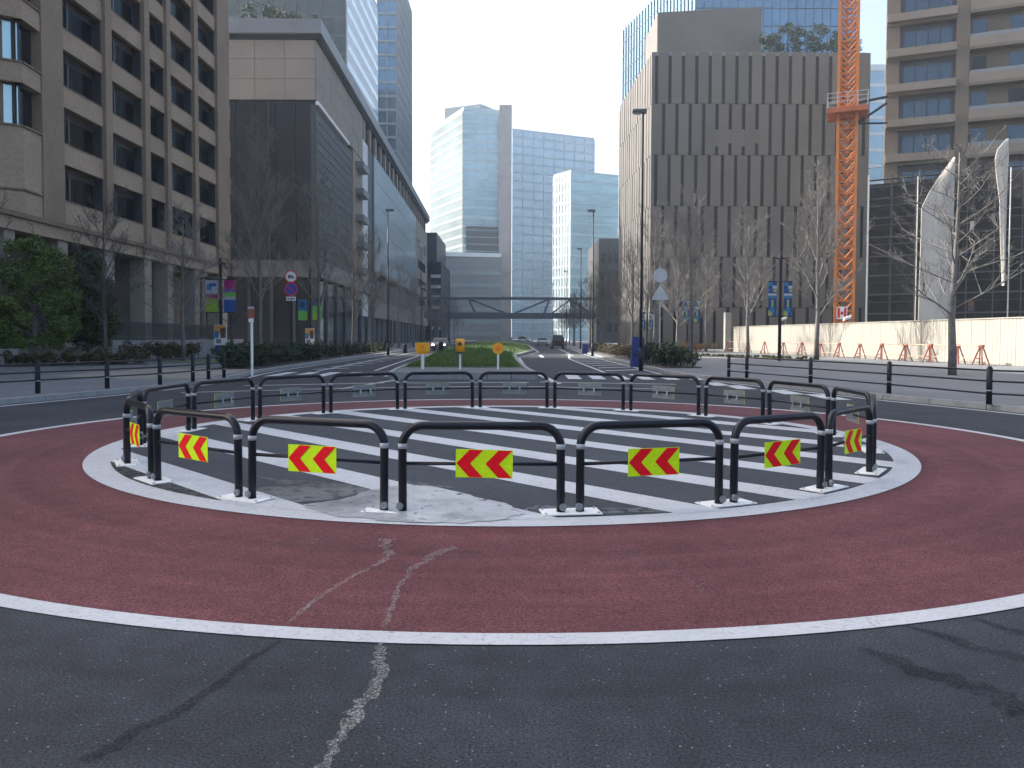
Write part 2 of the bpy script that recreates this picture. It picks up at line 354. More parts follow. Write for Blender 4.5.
stain('wet_streak', [(975, 617), (1010, 628), (1070, 643)], [.04, .09, .10], WETS, road, 0.006, 13)
# wet film left by water seeping out between the rails
def blob(px, z, seed, jit=0.03):
    rr = random.Random(seed); P = [Vector(gnd(*p)) for p in px]; out = []
    for i in range(len(P)):
        a, b = P[i], P[(i + 1) % len(P)]
        for k in range(6):
            q = a.lerp(b, k / 6); out.append((q.x + rr.uniform(-jit, jit), q.y + rr.uniform(-jit, jit), z))
    return MB().add(out, [list(range(len(out)))])
blob([(300, 508), (345, 501), (372, 492), (398, 487), (430, 488), (470, 497), (510, 507), (522, 515), (505, 522), (470, 525), (400, 524), (340, 519)], 0.020, 2).build('wet_film', WET, island)
blob([(228, 497), (262, 489), (300, 487), (350, 486), (380, 487), (366, 494), (330, 501), (280, 506), (240, 504)], 0.0096, 5).build('wet_film', mat_ground('damp_film', (0.12, 0.125, 0.13), None, patch=0.3, grain=0.6, rough=0.4, mask=(7, 0.25, 0.5, 0.8)), island)

DAMP = mat_ground('wet_dark_patch', (0.018, 0.020, 0.023), None, patch=0.2, grain=0.4, rough=0.42, mask=(10, 0.33, 0.5, 0.9))
blob([(100, 466), (135, 460), (180, 472), (215, 490), (262, 503), (330, 513), (300, 514), (235, 505), (170, 496), (120, 484)], 0.0094, 15).build('wet_patch', DAMP, island)
blob([(258, 478), (330, 484), (400, 480), (455, 489), (400, 486), (340, 489), (280, 486)], 0.0094, 16).build('wet_patch', DAMP, island)
blob([(520, 512), (600, 515), (690, 511), (700, 507), (610, 509), (540, 506)], 0.0094, 17).build('wet_patch', DAMP, island)
# kerb lines of the two pavements
KL = [(-14.2, -30), (-13.6, -6), (-13.2, 6), (-12.75, 13), (-11.9, 17.6), (-11.0, 21.0), (-10.45, 24.5), (-10.3, 28.5), (-10.9, 34), (-11.2, 42), (-11.35, 68), (-11.9, 98), (-12.9, 158), (-14.5, 260), (-16, 400)]
KR = [(13.6, -30), (13.2, -6), (12.9, 5), (12.3, 12), (11.2, 16.4), (9.75, 20.8), (8.75, 25), (7.7, 29.6), (6.95, 34), (6.9, 40), (7.0, 68), (8.0, 97), (8.9, 130), (8.9, 160), (8.5, 260), (7.5, 400)]
def smooth_line(P, step=1.2):
    out = []
    for i in range(len(P) - 1):
        p0, p1, p2, p3 = (Vector(P[max(i - 1, 0)]), Vector(P[i]), Vector(P[i + 1]), Vector(P[min(i + 2, len(P) - 1)]))
        n = max(1, int((p2 - p1).length / (step if p1.y < 60 else 8)))
        for k in range(n):
            t = k / n; q = 0.5 * ((2 * p1) + (p2 - p0) * t + (2 * p0 - 5 * p1 + 4 * p2 - p3) * t * t + (3 * p1 - p0 - 3 * p2 + p3) * t ** 3); out.append(q)
    out.append(Vector(P[-1])); return out
def offset(P, d):
    out = []
    for i, p in enumerate(P):
        t = (P[min(i + 1, len(P) - 1)] - P[max(i - 1, 0)]).normalized(); out.append(p + Vector((-t.y, t.x)) * d)
    return out
def strip(A, B, z):
    k = len(A); return MB().add([(p.x, p.y, z) for p in A] + [(p.x, p.y, z) for p in B], [(i, i + 1, k + i + 1, k + i) for i in range(k - 1)])
PZ = 0.13
for side, K, sg in (('left', smooth_line(KL), 1), ('right', smooth_line(KR), -1)):
    inner = offset(K, 0.19 * sg)
    far = [Vector((-75 * sg, p.y)) for p in inner]
    pv = struct(strip(inner, far, PZ - 0.012), 'pavement_' + side, PAVE)
    kb = empty('kerb_' + side, (0, 0, 0), kind='structure')
    for i in range(len(K) - 1):     # each kerbstone by itself, a thin joint between neighbours
        a0, a1, b0, b1 = K[i], K[i + 1], inner[i], inner[i + 1]
        g = 0.012 / max(0.3, (a1 - a0).length)
        q = [a0.lerp(a1, g), a0.lerp(a1, 1 - g), b0.lerp(b1, 1 - g), b0.lerp(b1, g)]
        h = PZ + random.uniform(-.004, .004); m = MB(); c = [q[0], q[1], q[2], q[3]]
        top = [q[0] + (q[3] - q[0]) * .1, q[1] + (q[2] - q[1]) * .1, q[2], q[3]]
        m.hexa([(p.x, p.y, -.01) for p in c] + [(p.x, p.y, h) for p in top]); m.build('kerbstone', KERB, kb)
    e0, e1 = offset(K, -0.30 * sg), offset(K, -0.44 * sg)
    strip(e0, e1, 0.006).build('edge_line', PAINT, road)
# brighter paved band beside the left kerb and a tan patch by the crossing
P = smooth_line(KL)
MB().add([(x, y, PZ - .006) for x, y in [(-10.75, 27.5), (-11.3, 33.5), (-12.0, 36), (-16, 36), (-17, 29), (-13, 27)]], [(0, 1, 2, 3, 4, 5)]).build('paving_patch', PAVE2, bpy.data.objects['pavement_left'])
# painted markings on the avenue: crossings, lane lines, hatched bay
def mark(pts, z=0.008, name='road_marking'):
    return MB().add([(x, y, z) for x, y in pts], [list(range(len(pts)))]).build(name, PAINT, road)
def line(a, b, w, z=0.008):
    a, b = Vector(a), Vector(b); d = (b - a).normalized(); n = Vector((-d.y, d.x)) * w / 2
    mark([a - n, b - n, b + n, a + n], z, 'lane_line')
for i in range(6):                         # crossing over the right carriageway
    x = 2.15 + i * 0.93; mark([(x, 30.2 - .06 * i), (x + .52, 30.1 - .06 * i), (x + .62, 34.2), (x + .10, 34.3)], name='crossing_stripe')
for i in range(7):                         # crossing over the left carriageway
    x = -9.9 + i * 0.95; mark([(x, 31.6), (x + .5, 31.6), (x + .42, 35.2), (x - .08, 35.2)], name='crossing_stripe')
for px, py in ((739, 386.5), (784, 391.2), (826, 396), (716, 383.5)):      # give-way blocks round the circle
    x, y = gnd(px, py); mark([(x - .3, y - .95), (x + .28, y - 1.05), (x + .3, y + .9), (x - .24, y + 1.0)], name='giveway_block')
for (a, b, w) in (((-9.3, 22.2), (-5.0, 24.4), .16), ((-4.4, 24.7), (-0.2, 25.5), .16), ((0.5, 25.5), (4.6, 24.5), .16),
                  ((-3.6, 27.2), (0.6, 27.9), .2), ((1.0, 28.1), (5.6, 27.0), .2), ((-8.6, 25.4), (-4.4, 27.2), .2),
                  ((-8.9, 36), (-9.6, 62), .15), ((-6.4, 37), (-7.8, 66), .15), ((-3.9, 30), (-5.8, 62), .15), ((-9.7, 66), (-11.2, 150), .13),
                  ((4.2, 36), (4.2, 58), .15), ((4.2, 58), (5.6, 78), .15), ((5.6, 78), (6.4, 110), .15), ((0.75, 34), (0.55, 62), .15), ((0.55, 62), (2.8, 84), .15), ((2.8, 84), (3.4, 170), .15),
                  ((2.4, 62), (2.5, 70), .3), ((5.2, 68), (5.3, 76), .3), ((1.6, 27.0), (1.15, 33.8), .22), ((-5.2, 24.0), (-4.2, 29.5), .16)):
    line(a, b, w)
for i in range(11):                        # hatched bay along the right kerb
    y = 37.5 + i * 3.4; mark([(4.45, y), (6.5, y + 1.5), (6.5, y + 2.0), (4.45, y + .5)], 0.010, 'bay_hatching')
for i in range(8):
    y = 38 + i * 3.6; mark([(-9.6, y), (-8.2, y + 1.6), (-8.2, y + 2.1), (-9.6, y + .5)], 0.010, 'bay_hatching')

# central reservation: kerb stones, slab apron, turf mound
med = empty('median', (0, 0, 0), kind='structure')
ML = [(-4.6, 29.9), (-4.9, 34), (-5.3, 45), (-6.2, 62), (-6.9, 90), (-7.6, 150)]
MR = [(0.9, 29.9), (0.65, 34), (0.35, 45), (0.2, 60), (2.3, 84), (2.9, 150)]
for i in range(6):
    x0 = -4.6 + i * 5.5 / 6; MB().box(x0 + .01, x0 + 5.5 / 6 - .01, 29.7, 29.9, 0, .27).build('kerbstone', KERB, med)
for K in (ML, MR):
    for i in range(len(K) - 1):
        a, b = Vector(K[i]), Vector(K[i + 1]); n = max(1, int((b - a).length / 3)); d = (b - a).normalized(); nn = Vector((-d.y, d.x)) * .09
        for k in range(n):
            p, q = a.lerp(b, k / n) + d * .012, a.lerp(b, (k + 1) / n) - d * .012
            MB().hexa([(*(p - nn), 0), (*(q - nn), 0), (*(q + nn), 0), (*(p + nn), 0), (*(p - nn), .27), (*(q - nn), .27), (*(q + nn), .27), (*(p + nn), .27)]).build('kerbstone', KERB, med)
MB().add([(-4.5, 29.85, .25), (0.8, 29.85, .25), (0.5, 35.2, .25), (-4.85, 35.2, .25)], [(0, 1, 2, 3)]).build('paving_slab', PAVE, med)
def lerpline(K, y):
    for i in range(len(K) - 1):
        if K[i][1] <= y <= K[i + 1][1]: t = (y - K[i][1]) / (K[i + 1][1] - K[i][1]); return K[i][0] + (K[i + 1][0] - K[i][0]) * t
    return K[-1][0]
mb = MB(); rows = 60; cols = 14; vs = []
def turf_z(u, y): return .27 + (.22 + .45 * min(1, (y - 35) / 60)) * math.sin(math.pi * u) ** .7 * min(1, (y - 34.9) / 1.5)
for i in range(rows + 1):
    y = 35.0 + (i / rows) ** 1.5 * 112
    xl, xr = lerpline(ML, y) + .12, lerpline(MR, y) - .12
    for j in range(cols + 1):
        u = j / cols; vs.append((xl + (xr - xl) * u, y, turf_z(u, y)))
mb.add(vs, [(i * (cols + 1) + j, i * (cols + 1) + j + 1, (i + 1) * (cols + 1) + j + 1, (i + 1) * (cols + 1) + j) for i in range(rows) for j in range(cols)])
mb.build('turf', TURF, med, True)
mb = MB(); vs = []; fs = []
for i in range(16000):
    y = 35.2 + random.random() ** 2 * 60; u = random.uniform(.02, .98); xl, xr = lerpline(ML, y) + .15, lerpline(MR, y) - .15
    x = xl + (xr - xl) * u; z = turf_z(u, y); h = random.uniform(.05, .14); a = random.uniform(0, 6.28); w = .03
    b = len(vs); vs += [(x - w * math.cos(a), y - w * math.sin(a), z - .01), (x + w * math.cos(a), y + w * math.sin(a), z - .01), (x + random.uniform(-.05, .05), y + random.uniform(-.05, .05), z + h)]; fs.append((b, b + 1, b + 2))
mb.add(vs, fs); tag(mb.build('grass', GRASSB, None, base=(-2, 35, 0)), 'short green grass on the median beyond the guard rails', 'grass', kind='stuff')

# ------------------------------------------------------------------ BUILDINGS
def wpart(W, name, m, parent, *boxes):
    mb = MB()
    for b in boxes: mb.wbox(W, *b)
    return mb.build(name, m, parent)

# --- tan balconied block on the left
def hotel():
    X0 = -26.5
    ht = empty('balconied_block', (X0 - 10, 60, 0), 'tan tiled balcony block above a colonnade, nearest building at far left', 'building')
    W, L = wall((X0, 14.0), (X0, 74.0)); W2 = lambda s, z, n=0.0: W(s - 14.0, z, n)      # s is the real Y
    top = 40.2
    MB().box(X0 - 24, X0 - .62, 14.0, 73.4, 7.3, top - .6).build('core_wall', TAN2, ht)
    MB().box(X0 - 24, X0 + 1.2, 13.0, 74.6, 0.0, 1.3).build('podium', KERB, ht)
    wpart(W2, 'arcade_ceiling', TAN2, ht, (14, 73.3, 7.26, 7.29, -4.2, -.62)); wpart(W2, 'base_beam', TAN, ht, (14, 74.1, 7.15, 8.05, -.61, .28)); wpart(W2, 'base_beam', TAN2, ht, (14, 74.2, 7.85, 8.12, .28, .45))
    wpart(W2, 'roof_parapet', TAN, ht, (14, 74.1, top - .6, top + 1, -.61, .1))
    piers = [(44.6, 46.75), (51.6, 52.45), (57.1, 57.9), (60.75, 61.4), (66.0, 66.75), (71.1, 74.0)]
    for a, b in piers: wpart(W2, 'pier', TANP, ht, (a, b, 8.05, top, -.61, .28))
    for a, b in [(41.3, 42.2), (46.2, 47.2), (51.5, 52.7), (57.0, 58.1), (60.8, 61.8), (66.0, 67.0), (71.4, 73.4)]:
        wpart(W2, 'column', TANCOL, ht, (a, b, 1.3, 7.15, -.95, .12))
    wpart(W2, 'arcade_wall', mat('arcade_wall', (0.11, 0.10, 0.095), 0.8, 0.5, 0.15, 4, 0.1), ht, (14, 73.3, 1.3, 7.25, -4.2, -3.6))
    bars = MB(); bars.wbox(W2, 38, 73, 2.45, 2.53, .55, .61); bars.wbox(W2, 38, 73, 1.45, 1.52, .55, .61)
    for i in range(250): bars.wbox(W2, 38 + i * .14, 38.025 + i * .14, 1.3, 2.45, .56, .585)
    bars.build('railing', FRAME, ht)
    bays = [(46.75, 51.6), (52.45, 57.1), (57.9, 60.75), (61.4, 66.0), (66.75, 71.1)]
    for k in range(14):
        zt = 9.75 + 3.37 * k
        for a, b in bays:
            zl = 8.05 if k == 0 else zt - 1.43
            if zt > top - .8: continue
            o = wpart(W2, 'parapet', TAN, ht, (a, b, zl, zt - .22, -.24, .06)); wpart(W2, 'coping', TAN2, o, (a, b, zt - .22, zt - .17, -.27, .10))
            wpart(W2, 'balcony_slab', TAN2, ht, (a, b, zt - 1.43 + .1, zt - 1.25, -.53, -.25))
            wf = wpart(W2, 'window', FRAME, ht, (a, b, zt - 1.2, zt + 1.86, -.60, -.54))
            wpart(W2, 'side_shade_panel', FRAME, ht, (b - .05, b - .002, zt - .16, zt + 1.9, -.535, -.02))  # dark panel added for the shade inside the balcony
            n = max(2, round((b - a) / 1.1)); w = (b - a - .3) / n
            for j in range(n): wpart(W2, 'pane', DEEPGLASS, wf, (a + .15 + j * w + .04, a + .15 + (j + 1) * w - .04, zt - 1.15, zt + 1.5, -0.538, -0.51))
            if (b - a) > 3: wpart(W2, 'divider', ALU, ht, (a + (b - a) * .36, a + (b - a) * .36 + .035, zt + .06, zt + 1.9, -.50, -.42))
        if 8.05 < zt < top - 1:    # balcony ends wrapping the far corner
            MB().box(X0 - 3, X0 - .1, 74.0, 75.25, zt - 1.43, zt).build('end_balcony', TAN, ht)
    # chamfered bay with broad windows at the near end
    V0, Lb = wall((X0 - 2.9, 40.4), (X0 + .35, 42.75)); V1, Lc = wall((X0 + .35, 42.75), (X0 + .2, 44.7)); V2, Ld = wall((X0 - 2.9, 15), (X0 - 2.9, 40.4))
    for k in range(14):
        zt = 9.75 + 3.37 * k; zl = 8.05 if k == 0 else zt - 1.43 - (2.4 if k == 1 else 0)
        if zt > top - .8: continue
        for V, ln in ((V0, Lb), (V1, Lc), (V2, Ld)):
            o = wpart(V, 'bay_parapet', TAN, ht, (0, ln, zl + (0 if k else 0.02), zt - .4, -.6, 0)); wpart(V, 'coping', TAN2, o, (0, ln, zt - .4, zt - .3, -.55, .09))
        if k: continue
    for k in range(1, 13):
        zt = 9.75 + 3.37 * k
        if zt + 3.3 > top: continue
        for V, ln, nn in ((V0, Lb, 3), (V1, Lc, 1)):
            wf = wpart(V, 'window', FRAME, ht, (.1, ln - .1, zt - .4, zt + 1.94, -.62, -.5))
            for j in range(nn):
                w = (ln - .3) / nn; wpart(V, 'pane', SKYGLASS if nn > 1 else WINGLASS, wf, (.15 + j * w + .05, .15 + (j + 1) * w - .05, zt - .25, zt + 1.85, -.49, -.46))
    return ht
hotel()

# --- long dark mall with a cornice, left side of the avenue
def mall():
    zc, yf = 39.7, 97.3
    pA, pB = (-46.0, yf), (-24.0, yf); pC = (-27.2, 253.0)
    ml = empty('cornice_mall', (-34, 150, 0), 'long dark mall with a grey cornice and tan upper panels beyond the balcony block', 'building')
    MB().prism([(-70, yf + .6), (-24.6, yf + .6), (-27.8, 252.6), (-70, 252.6)], 0, zc - 1.0).build('core_wall', MALLDARK, ml)
    Wf, Lf = wall(pA, pB); Ws, Ls = wall(pB, pC); SY = lambda y: (y - yf) * Ls / (253 - yf)
    wpart(Wf, 'cornice', CORNICE, ml, (0, Lf + .9, zc - 1.7, zc, -.6, .9)); wpart(Ws, 'cornice', CORNICE, ml, (-.6, Ls, zc - 1.7, zc, -.7, .9))
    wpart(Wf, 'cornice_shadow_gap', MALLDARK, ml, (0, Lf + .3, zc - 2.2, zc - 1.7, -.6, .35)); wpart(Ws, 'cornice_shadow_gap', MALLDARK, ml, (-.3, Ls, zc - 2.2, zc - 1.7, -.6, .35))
    zr = [30.3, 32.8, 35.2, zc - 2.2]
    for r in range(3):
        for c in range(6):
            w = Lf / 6; wpart(Wf, 'stone_panel', STONE_L, ml, (c * w + .02, (c + 1) * w - .02, zr[r] + .02, zr[r + 1] - .02, -.6, .10 + .012 * ((r + c) % 2)))
        ys = np.linspace(0, SY(131), 9)
        for c in range(8): wpart(Ws, 'stone_panel', STONE_L, ml, (ys[c] + .03, ys[c + 1] - .03, zr[r] + .02, zr[r + 1] - .02, -.6, .10 + .012 * ((r + c) % 2)))
    # front dark wall: tall metal panels with a drain pipe
    for c in range(9):
        w = Lf / 9; wpart(Wf, 'dark_panel', MALLDARK, ml, (c * w + .03, (c + 1) * w - .03, 10.9, 30.2, -.6, -.06 - .03 * (c % 2)))
    o = MB(); p = Wf(Lf * .745, 10.9, .12); o.tube([(p[0], p[1], 10.9), (p[0], p[1], 30.0)], .1, 6); o.build('drain_pipe', FRAME, ml)
    # side dark studded wall, white strip painted for the bright reflecting underside, then stone pier, glass screen, window band
    yend = SY(122)
    wpart(Ws, 'bright_underside_strip', WHITE, ml, (0.1, SY(118), 29.75, 30.2, -.5, .35))
    for c in range(6):
        w = yend / 6; wpart(Ws, 'stud_panel', MALLMESH, ml, (c * w + .03, (c + 1) * w - .03, 10.9, 29.7, -.6, -.10))
    st = MB()
    for r in range(15):
        for c in range(22):
            s0 = .5 + c * (yend - 1) / 22 + (r % 2) * .5; z0 = 11.6 + r * 1.18
            st.wbox(Ws, s0, s0 + .5, z0, z0 + .2, -.1, .02)
    tag(st.build('wall_studs', SPANDREL_D, ml), kind='stuff')
    wpart(Ws, 'stone_pier', STONE_L, ml, (SY(122.2), SY(130.8), 7.5, 30.2, -.6, .06))
    for k in range(5): wpart(Ws, 'ledge_box', CORNICE, ml, (SY(124.5), SY(130), 11.5 + k * 4.1, 12.5 + k * 4.1, .06, 1.3))
    wpart(Ws, 'pale_pier', SPANDREL_W, ml, (SY(131.2), SY(136.5), 5, zc - 5.6, -.6, .02))
    wpart(Ws, 'slit_pier', STONE, ml, (SY(136.8), SY(141), 5, zc - 5.6, -.6, .0))
    for c in range(19):   # clerestory under the cornice
        a = SY(132) + c * (Ls - SY(132) - 1) / 19; d = (Ls - SY(132) - 1) / 19
        wf = wpart(Ws, 'window', WINGLASS, ml, (a + d * .28, a + d, zc - 5.5, zc - 2.25, -.5, -.3)); wpart(Ws, 'pilaster', STONE_L, ml, (a, a + d * .27, zc - 5.5, zc - 2.25, -.5, .1))
    for c in range(10):   # blue screen of large panes
        a = SY(142) + c * (SY(216) - SY(142)) / 10; d = (SY(216) - SY(142)) / 10
        for r in range(5): wpart(Ws, 'screen_pane', TEALGLASS, ml, (a + .06, a + d - .06, 13.2 + r * 4.15, 13.2 + (r + 1) * 4.15 - .08, -.5, .25))
    wpart(Ws, 'end_wall', STONE_L, ml, (SY(217), Ls - .5, 6, zc - 5.6, -.6, .1))
    for r in range(4): wpart(Ws, 'window', WINGLASS, ml, (SY(222), SY(246), 10 + r * 5.5, 12.6 + r * 5.5, .1, .16))
    wpart(Ws, 'screen_foot', STONE, ml, (SY(142), SY(216), 8.2, 13.1, -.5, .1))
    for c in range(7):
        a = SY(146) + c * SY(8.8 + yf); wpart(Ws, 'window', WINGLASS, ml, (a, a + 6.5, 8.9, 12.3, .1, .15))
    wpart(Ws, 'canopy_edge', CORNICE, ml, (SY(142), SY(216), 12.6, 13.15, .2, 1.6))
    # street floor: band, canopy, shop fronts
    wpart(Wf, 'fascia_band', STONE, ml, (0, Lf + .5, 8.8, 10.85, -.5, .6)); wpart(Ws, 'fascia_band', CORNICE, ml, (.2, SY(140), 8.8, 10.85, -.5, .6))
    for c in range(8):
        w = Lf / 8; wf = wpart(Wf, 'shopfront', WINGLASS, ml, (c * w + .2, (c + 1) * w - .2, .3, 8.7, -.5, -.25)); wpart(Wf, 'shopfront_pier', MALLMESH, ml, (c * w - .2, c * w + .2, .1, 8.8, -.5, .05))
    for c in range(24):
        w = Ls / 24; wpart(Ws, 'shopfront', WINGLASS, ml, (c * w + .4, (c + 1) * w - .4, .3, 5.0 if c > 6 else 8.7, -.5, -.25)); wpart(Ws, 'shopfront_pier', MALLMESH if c < 7 else STONE, ml, (c * w - .4, c * w + .4, .1, 6.0 if c > 6 else 8.8, -.55, -.02))
    wpart(Ws, 'street_fascia', STONE_L, ml, (SY(142), Ls, 5.0, 8.1, -.5, .3))
    b = MB().box(-37.6, -33.6, 106, 112, zc - .9, zc + 3.4); b.build('plant_room', CORNICE, ml)
    return ml
mall()

def glass_tower(name, label, pts, z1, fh, mull, glass, band, bandh=.9, mullm=None, z0=0.0, proud=.12, mw=.12, cap=True, vis=None):
    """pts: footprint going left -> right as the viewer sees the shown faces (then closed behind)"""
    c = np.mean(pts, axis=0); t = empty(name, (c[0], c[1], 0), label, 'building')
    MB().prism(pts[::-1] if True else pts, z0, z1 - .3).build('curtain_wall', glass, t)
    for i in range(vis or len(pts) - 2):
        W, L = wall(pts[i], pts[i + 1]); n = int((z1 - z0) / fh)
        for k in range(n + 1):
            z = z0 + k * fh
            if z + bandh < z1: wpart(W, 'spandrel', band, t, (-.02, L + .02, z, z + bandh, -.1, proud))
        ml_ = mull[i] if isinstance(mull, tuple) else mull
        if ml_:
            m = max(2, int(L / ml_)); mb = MB().wbox(W, -mw / 2, mw / 2, z0, z1 - .35, -.05, proud + .14); me = None
            for j in range(m + 1):
                o = wpart(W, 'mullion', mullm or band, t, (j * L / m - mw / 2, j * L / m + mw / 2, z0, z1 - .35, -.05, proud + .14))
    if cap: MB().prism([tuple(p) for p in pts[::-1]], z1 - .3, z1 + .6).build('roof_edge', band, t)
    return t
# towers behind the mall (only what rises above it shows)
t = glass_tower('dark_glass_tower', 'dark green glass tower with a bright gridded side above the mall roof', [(-58, 160), (-33.3, 160), (-33.3, 197), (-58, 197)], 82, 3.6, 2.4, DGLASS, SPANDREL_D, .5, vis=1)
W, L = wall((-33.3, 160), (-33.3, 197))
wpart(W, 'side_wall', SPANDREL_W, t, (.1, L, 0, 81.5, -.1, .12))
for k in range(22):
    z = 1.5 + k * 3.6; wpart(W, 'side_window_band', PALEGLASS, t, (.6, L - .4, z, z + 1.5, .12, .17))
glass_tower('blue_fin_tower', 'tall blue tower with a finned side, just left of the open sky', [(xat(378, 230), 230), (-33.4, 230), (-33.4, 262), (xat(378, 230), 262)], 108, 3.9, 1.9, BLUEGLASS, SPANDREL, .7, proud=.35, mw=.22, vis=2)
# far towers closing the avenue; haze partly put into their pale glass colours
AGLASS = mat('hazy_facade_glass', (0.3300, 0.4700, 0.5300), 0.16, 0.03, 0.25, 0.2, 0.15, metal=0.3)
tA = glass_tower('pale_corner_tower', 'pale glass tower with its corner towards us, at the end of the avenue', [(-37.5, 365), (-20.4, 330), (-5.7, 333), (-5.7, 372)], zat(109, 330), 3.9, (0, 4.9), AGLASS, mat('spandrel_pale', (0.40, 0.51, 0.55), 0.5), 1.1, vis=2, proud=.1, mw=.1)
W, L = wall((-37.5, 365), (-20.4, 330))
LGLASS = mat('darkened_left_glass', (0.17, 0.215, 0.23), 0.7, 0.03, 0.3, spec=0.05); LBAND = mat('darkened_left_band', (0.24, 0.275, 0.285), 0.7, spec=0.05)  # left face catches the sun; its brightness is held down by darker colours
for k in range(24):
    z = 1.2 + k * 3.9
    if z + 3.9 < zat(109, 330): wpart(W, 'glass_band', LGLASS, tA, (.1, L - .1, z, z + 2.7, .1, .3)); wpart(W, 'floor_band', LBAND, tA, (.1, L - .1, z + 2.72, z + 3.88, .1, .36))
W, L = wall((-20.4, 330), (-5.7, 333))
wpart(W, 'loggia', SPANDREL_D, tA, (1.0, L - .3, zat(254, 330), zat(226, 330), .2, .45))
for k in range(4): wpart(W, 'loggia_floor', SPANDREL, tA, (1.0, L - .3, zat(254, 330) + 1 + k * 2.9, zat(254, 330) + 1.4 + k * 2.9, .45, .6))
wpart(W, 'podium_ledge', SPANDREL_W, tA, (-14, L, zat(258, 330), zat(254, 330), -3, 5.5)); wpart(W, 'podium', mat('podium_dark', (0.1700, 0.1850, 0.2000), 0.4), tA, (-14, L, 0, zat(258, 330), -3, 5))
for k in range(6): wpart(W, 'podium_band', SPANDREL, tA, (-14, L, 2 + k * 5, 3.6 + k * 5, 5, 5.25))
MB().prism([(-5.6, 331), (-0.4, 331.5), (-0.4, 345), (-5.6, 345)][::-1], 0, zat(104.5, 331)).build('stone_shaft', FARSTONE, tA)
MB().prism([(-30, 352), (-14, 345), (-9, 352), (-26, 362)][::-1], zat(109, 330), zat(105, 345) + .5).build('roof_plant', SPANDREL, tA)
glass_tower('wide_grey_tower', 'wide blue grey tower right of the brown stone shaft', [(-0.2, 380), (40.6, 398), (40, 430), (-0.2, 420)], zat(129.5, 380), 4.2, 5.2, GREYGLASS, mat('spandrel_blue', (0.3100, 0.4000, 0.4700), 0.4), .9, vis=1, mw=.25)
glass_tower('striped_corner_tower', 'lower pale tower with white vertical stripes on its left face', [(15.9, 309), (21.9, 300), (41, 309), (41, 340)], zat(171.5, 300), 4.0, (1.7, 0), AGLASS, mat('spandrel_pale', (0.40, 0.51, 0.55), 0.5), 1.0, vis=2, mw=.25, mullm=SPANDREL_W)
low = empty('low_dark_block', (-30, 268, 0), 'low dark block past the far end of the mall', 'building')
MB().box(-50, xat(441, 262), 262, 300, 0, zat(262, 262)).build('wall', MALLDARK, low); MB().box(-50, xat(436, 262), 264, 300, zat(262, 262), zat(232, 262)).build('upper_wall', SPANDREL_D, low)
for k in range(6): MB().box(xat(431, 262), xat(440.5, 262), 261.2, 262, 4 + k * 3.4, 5.0 + k * 3.4).build('balcony', SPANDREL_W, low)
blk = empty('brown_corner_block', (25, 225, 0), 'dull brown block behind the street trees, right of the striped tower', 'building')
MB().box(xat(598, 220), 45, 220, 250, 0, zat(238, 220)).build('wall', MALLMESH, blk)
for k in range(5):
    for j in range(3): MB().box(xat(600 + j * 7, 220), xat(604.5 + j * 7, 220), 219.9, 220.1, 3 + k * 4.8, 5.6 + k * 4.8).build('window', WINGLASS, blk)

# --- slotted stone block on the right
def slot_block():
    Y, XL, XR = 105.0, 18.2, 46.8; zt = zat(51.7, Y)
    sb = empty('slotted_stone_block', (32, 118, 0), 'grey stone block with staggered slot windows, behind the orange crane', 'building')
    core = [(XL + .16, Y + .14), (XR - .3, Y + .14), (XR - .3, 131), (17.46, 131)]
    MB().prism(core[::-1], 0, zt - .4).build('slot_glazing', mat('slot_glass', (0.006, 0.007, 0.010), 0.3, spec=0.15), sb)
    Wf, Lf = wall((XL, Y), (XR, Y)); Wl, Ll = wall((17.3, 129), (XL, Y))
    rows = [zt - (k * 6.66) for k in range(7)]
    for W, L, pitch, off0, nm in ((Wf, Lf, 1.752, 0.62, 0), (Wl, Ll, 1.752, 0.5, 1)):
        for r in range(6):
            z1, z0 = rows[r], max(0.05, rows[r + 1]); off = off0 if r % 2 == 0 else off0 + pitch * .55
            edges = [0.0]; s = off
            while s < L - .3: edges += [s - .22, s + .22]; s += pitch
            edges.append(L)
            for i in range(0, len(edges) - 1, 2):
                a, b = edges[i], min(edges[i + 1], L)
                if b - a < .1: continue
                wpart(W, 'stone_panel', (STONE, STONE, STONE_B)[(i * 5 + r * 3) % 3], sb, (a, b, z0 + .03, z1 - (.03 if r else 0), -.13, .012 * ((i // 2 + r) % 3)))
    wpart(Wf, 'plinth', STONE, sb, (0, Lf, 0, .8, -.3, .12))
    rng_ = [(331, 379), (372, 456)]
    for i in range(4):          # short blind panels breaking a few slots of the second row
        s = 0.62 + 1.752 * (.55 + 4 + i); wpart(Wf, 'blind_panel', STONE_B, sb, (s - .21, s + .21, rows[1] - 5.5 + .4 * (i % 2), rows[1] - 3.3, -.12, -.03))
    zb = zat(51.5, 112); rb = MB()
    a = [(xat(656, 112, 40), 112.0), (xat(760, 110, 40), 110.0), (xat(760, 110, 40), 122), (xat(656, 112, 40), 122)]
    rb.prism(a[::-1], zt - .4, zat(6, 110)); rb.build('roof_box', STONE_B, sb)
    MB().box(XL + .4, XR - .3, Y + .3, Y + .6, zt - .4, zt + .15).build('roof_coping', CORNICE, sb)
    return zt
ZS = slot_block()
glass_tower('blue_glass_tower', 'tall blue glass tower rising behind the slotted stone block', [(xat(621, 225), 225), (xat(692, 182), 182), (xat(850, 182), 182), (xat(850, 182), 240)], 88, 4.0, 1.9, BLUEGLASS, MULLION, .28, vis=2, mw=.09, proud=.06)
glass_tower('pale_sliver_tower', 'pale banded glass tower seen in the gap beside the crane', [(xat(858, 250), 250), (xat(900, 250), 250), (xat(900, 250), 280), (xat(858, 250), 280)], zat(65, 250), 5.0, 6.0, PALEGLASS, SPANDREL_W, 1.0, vis=1)

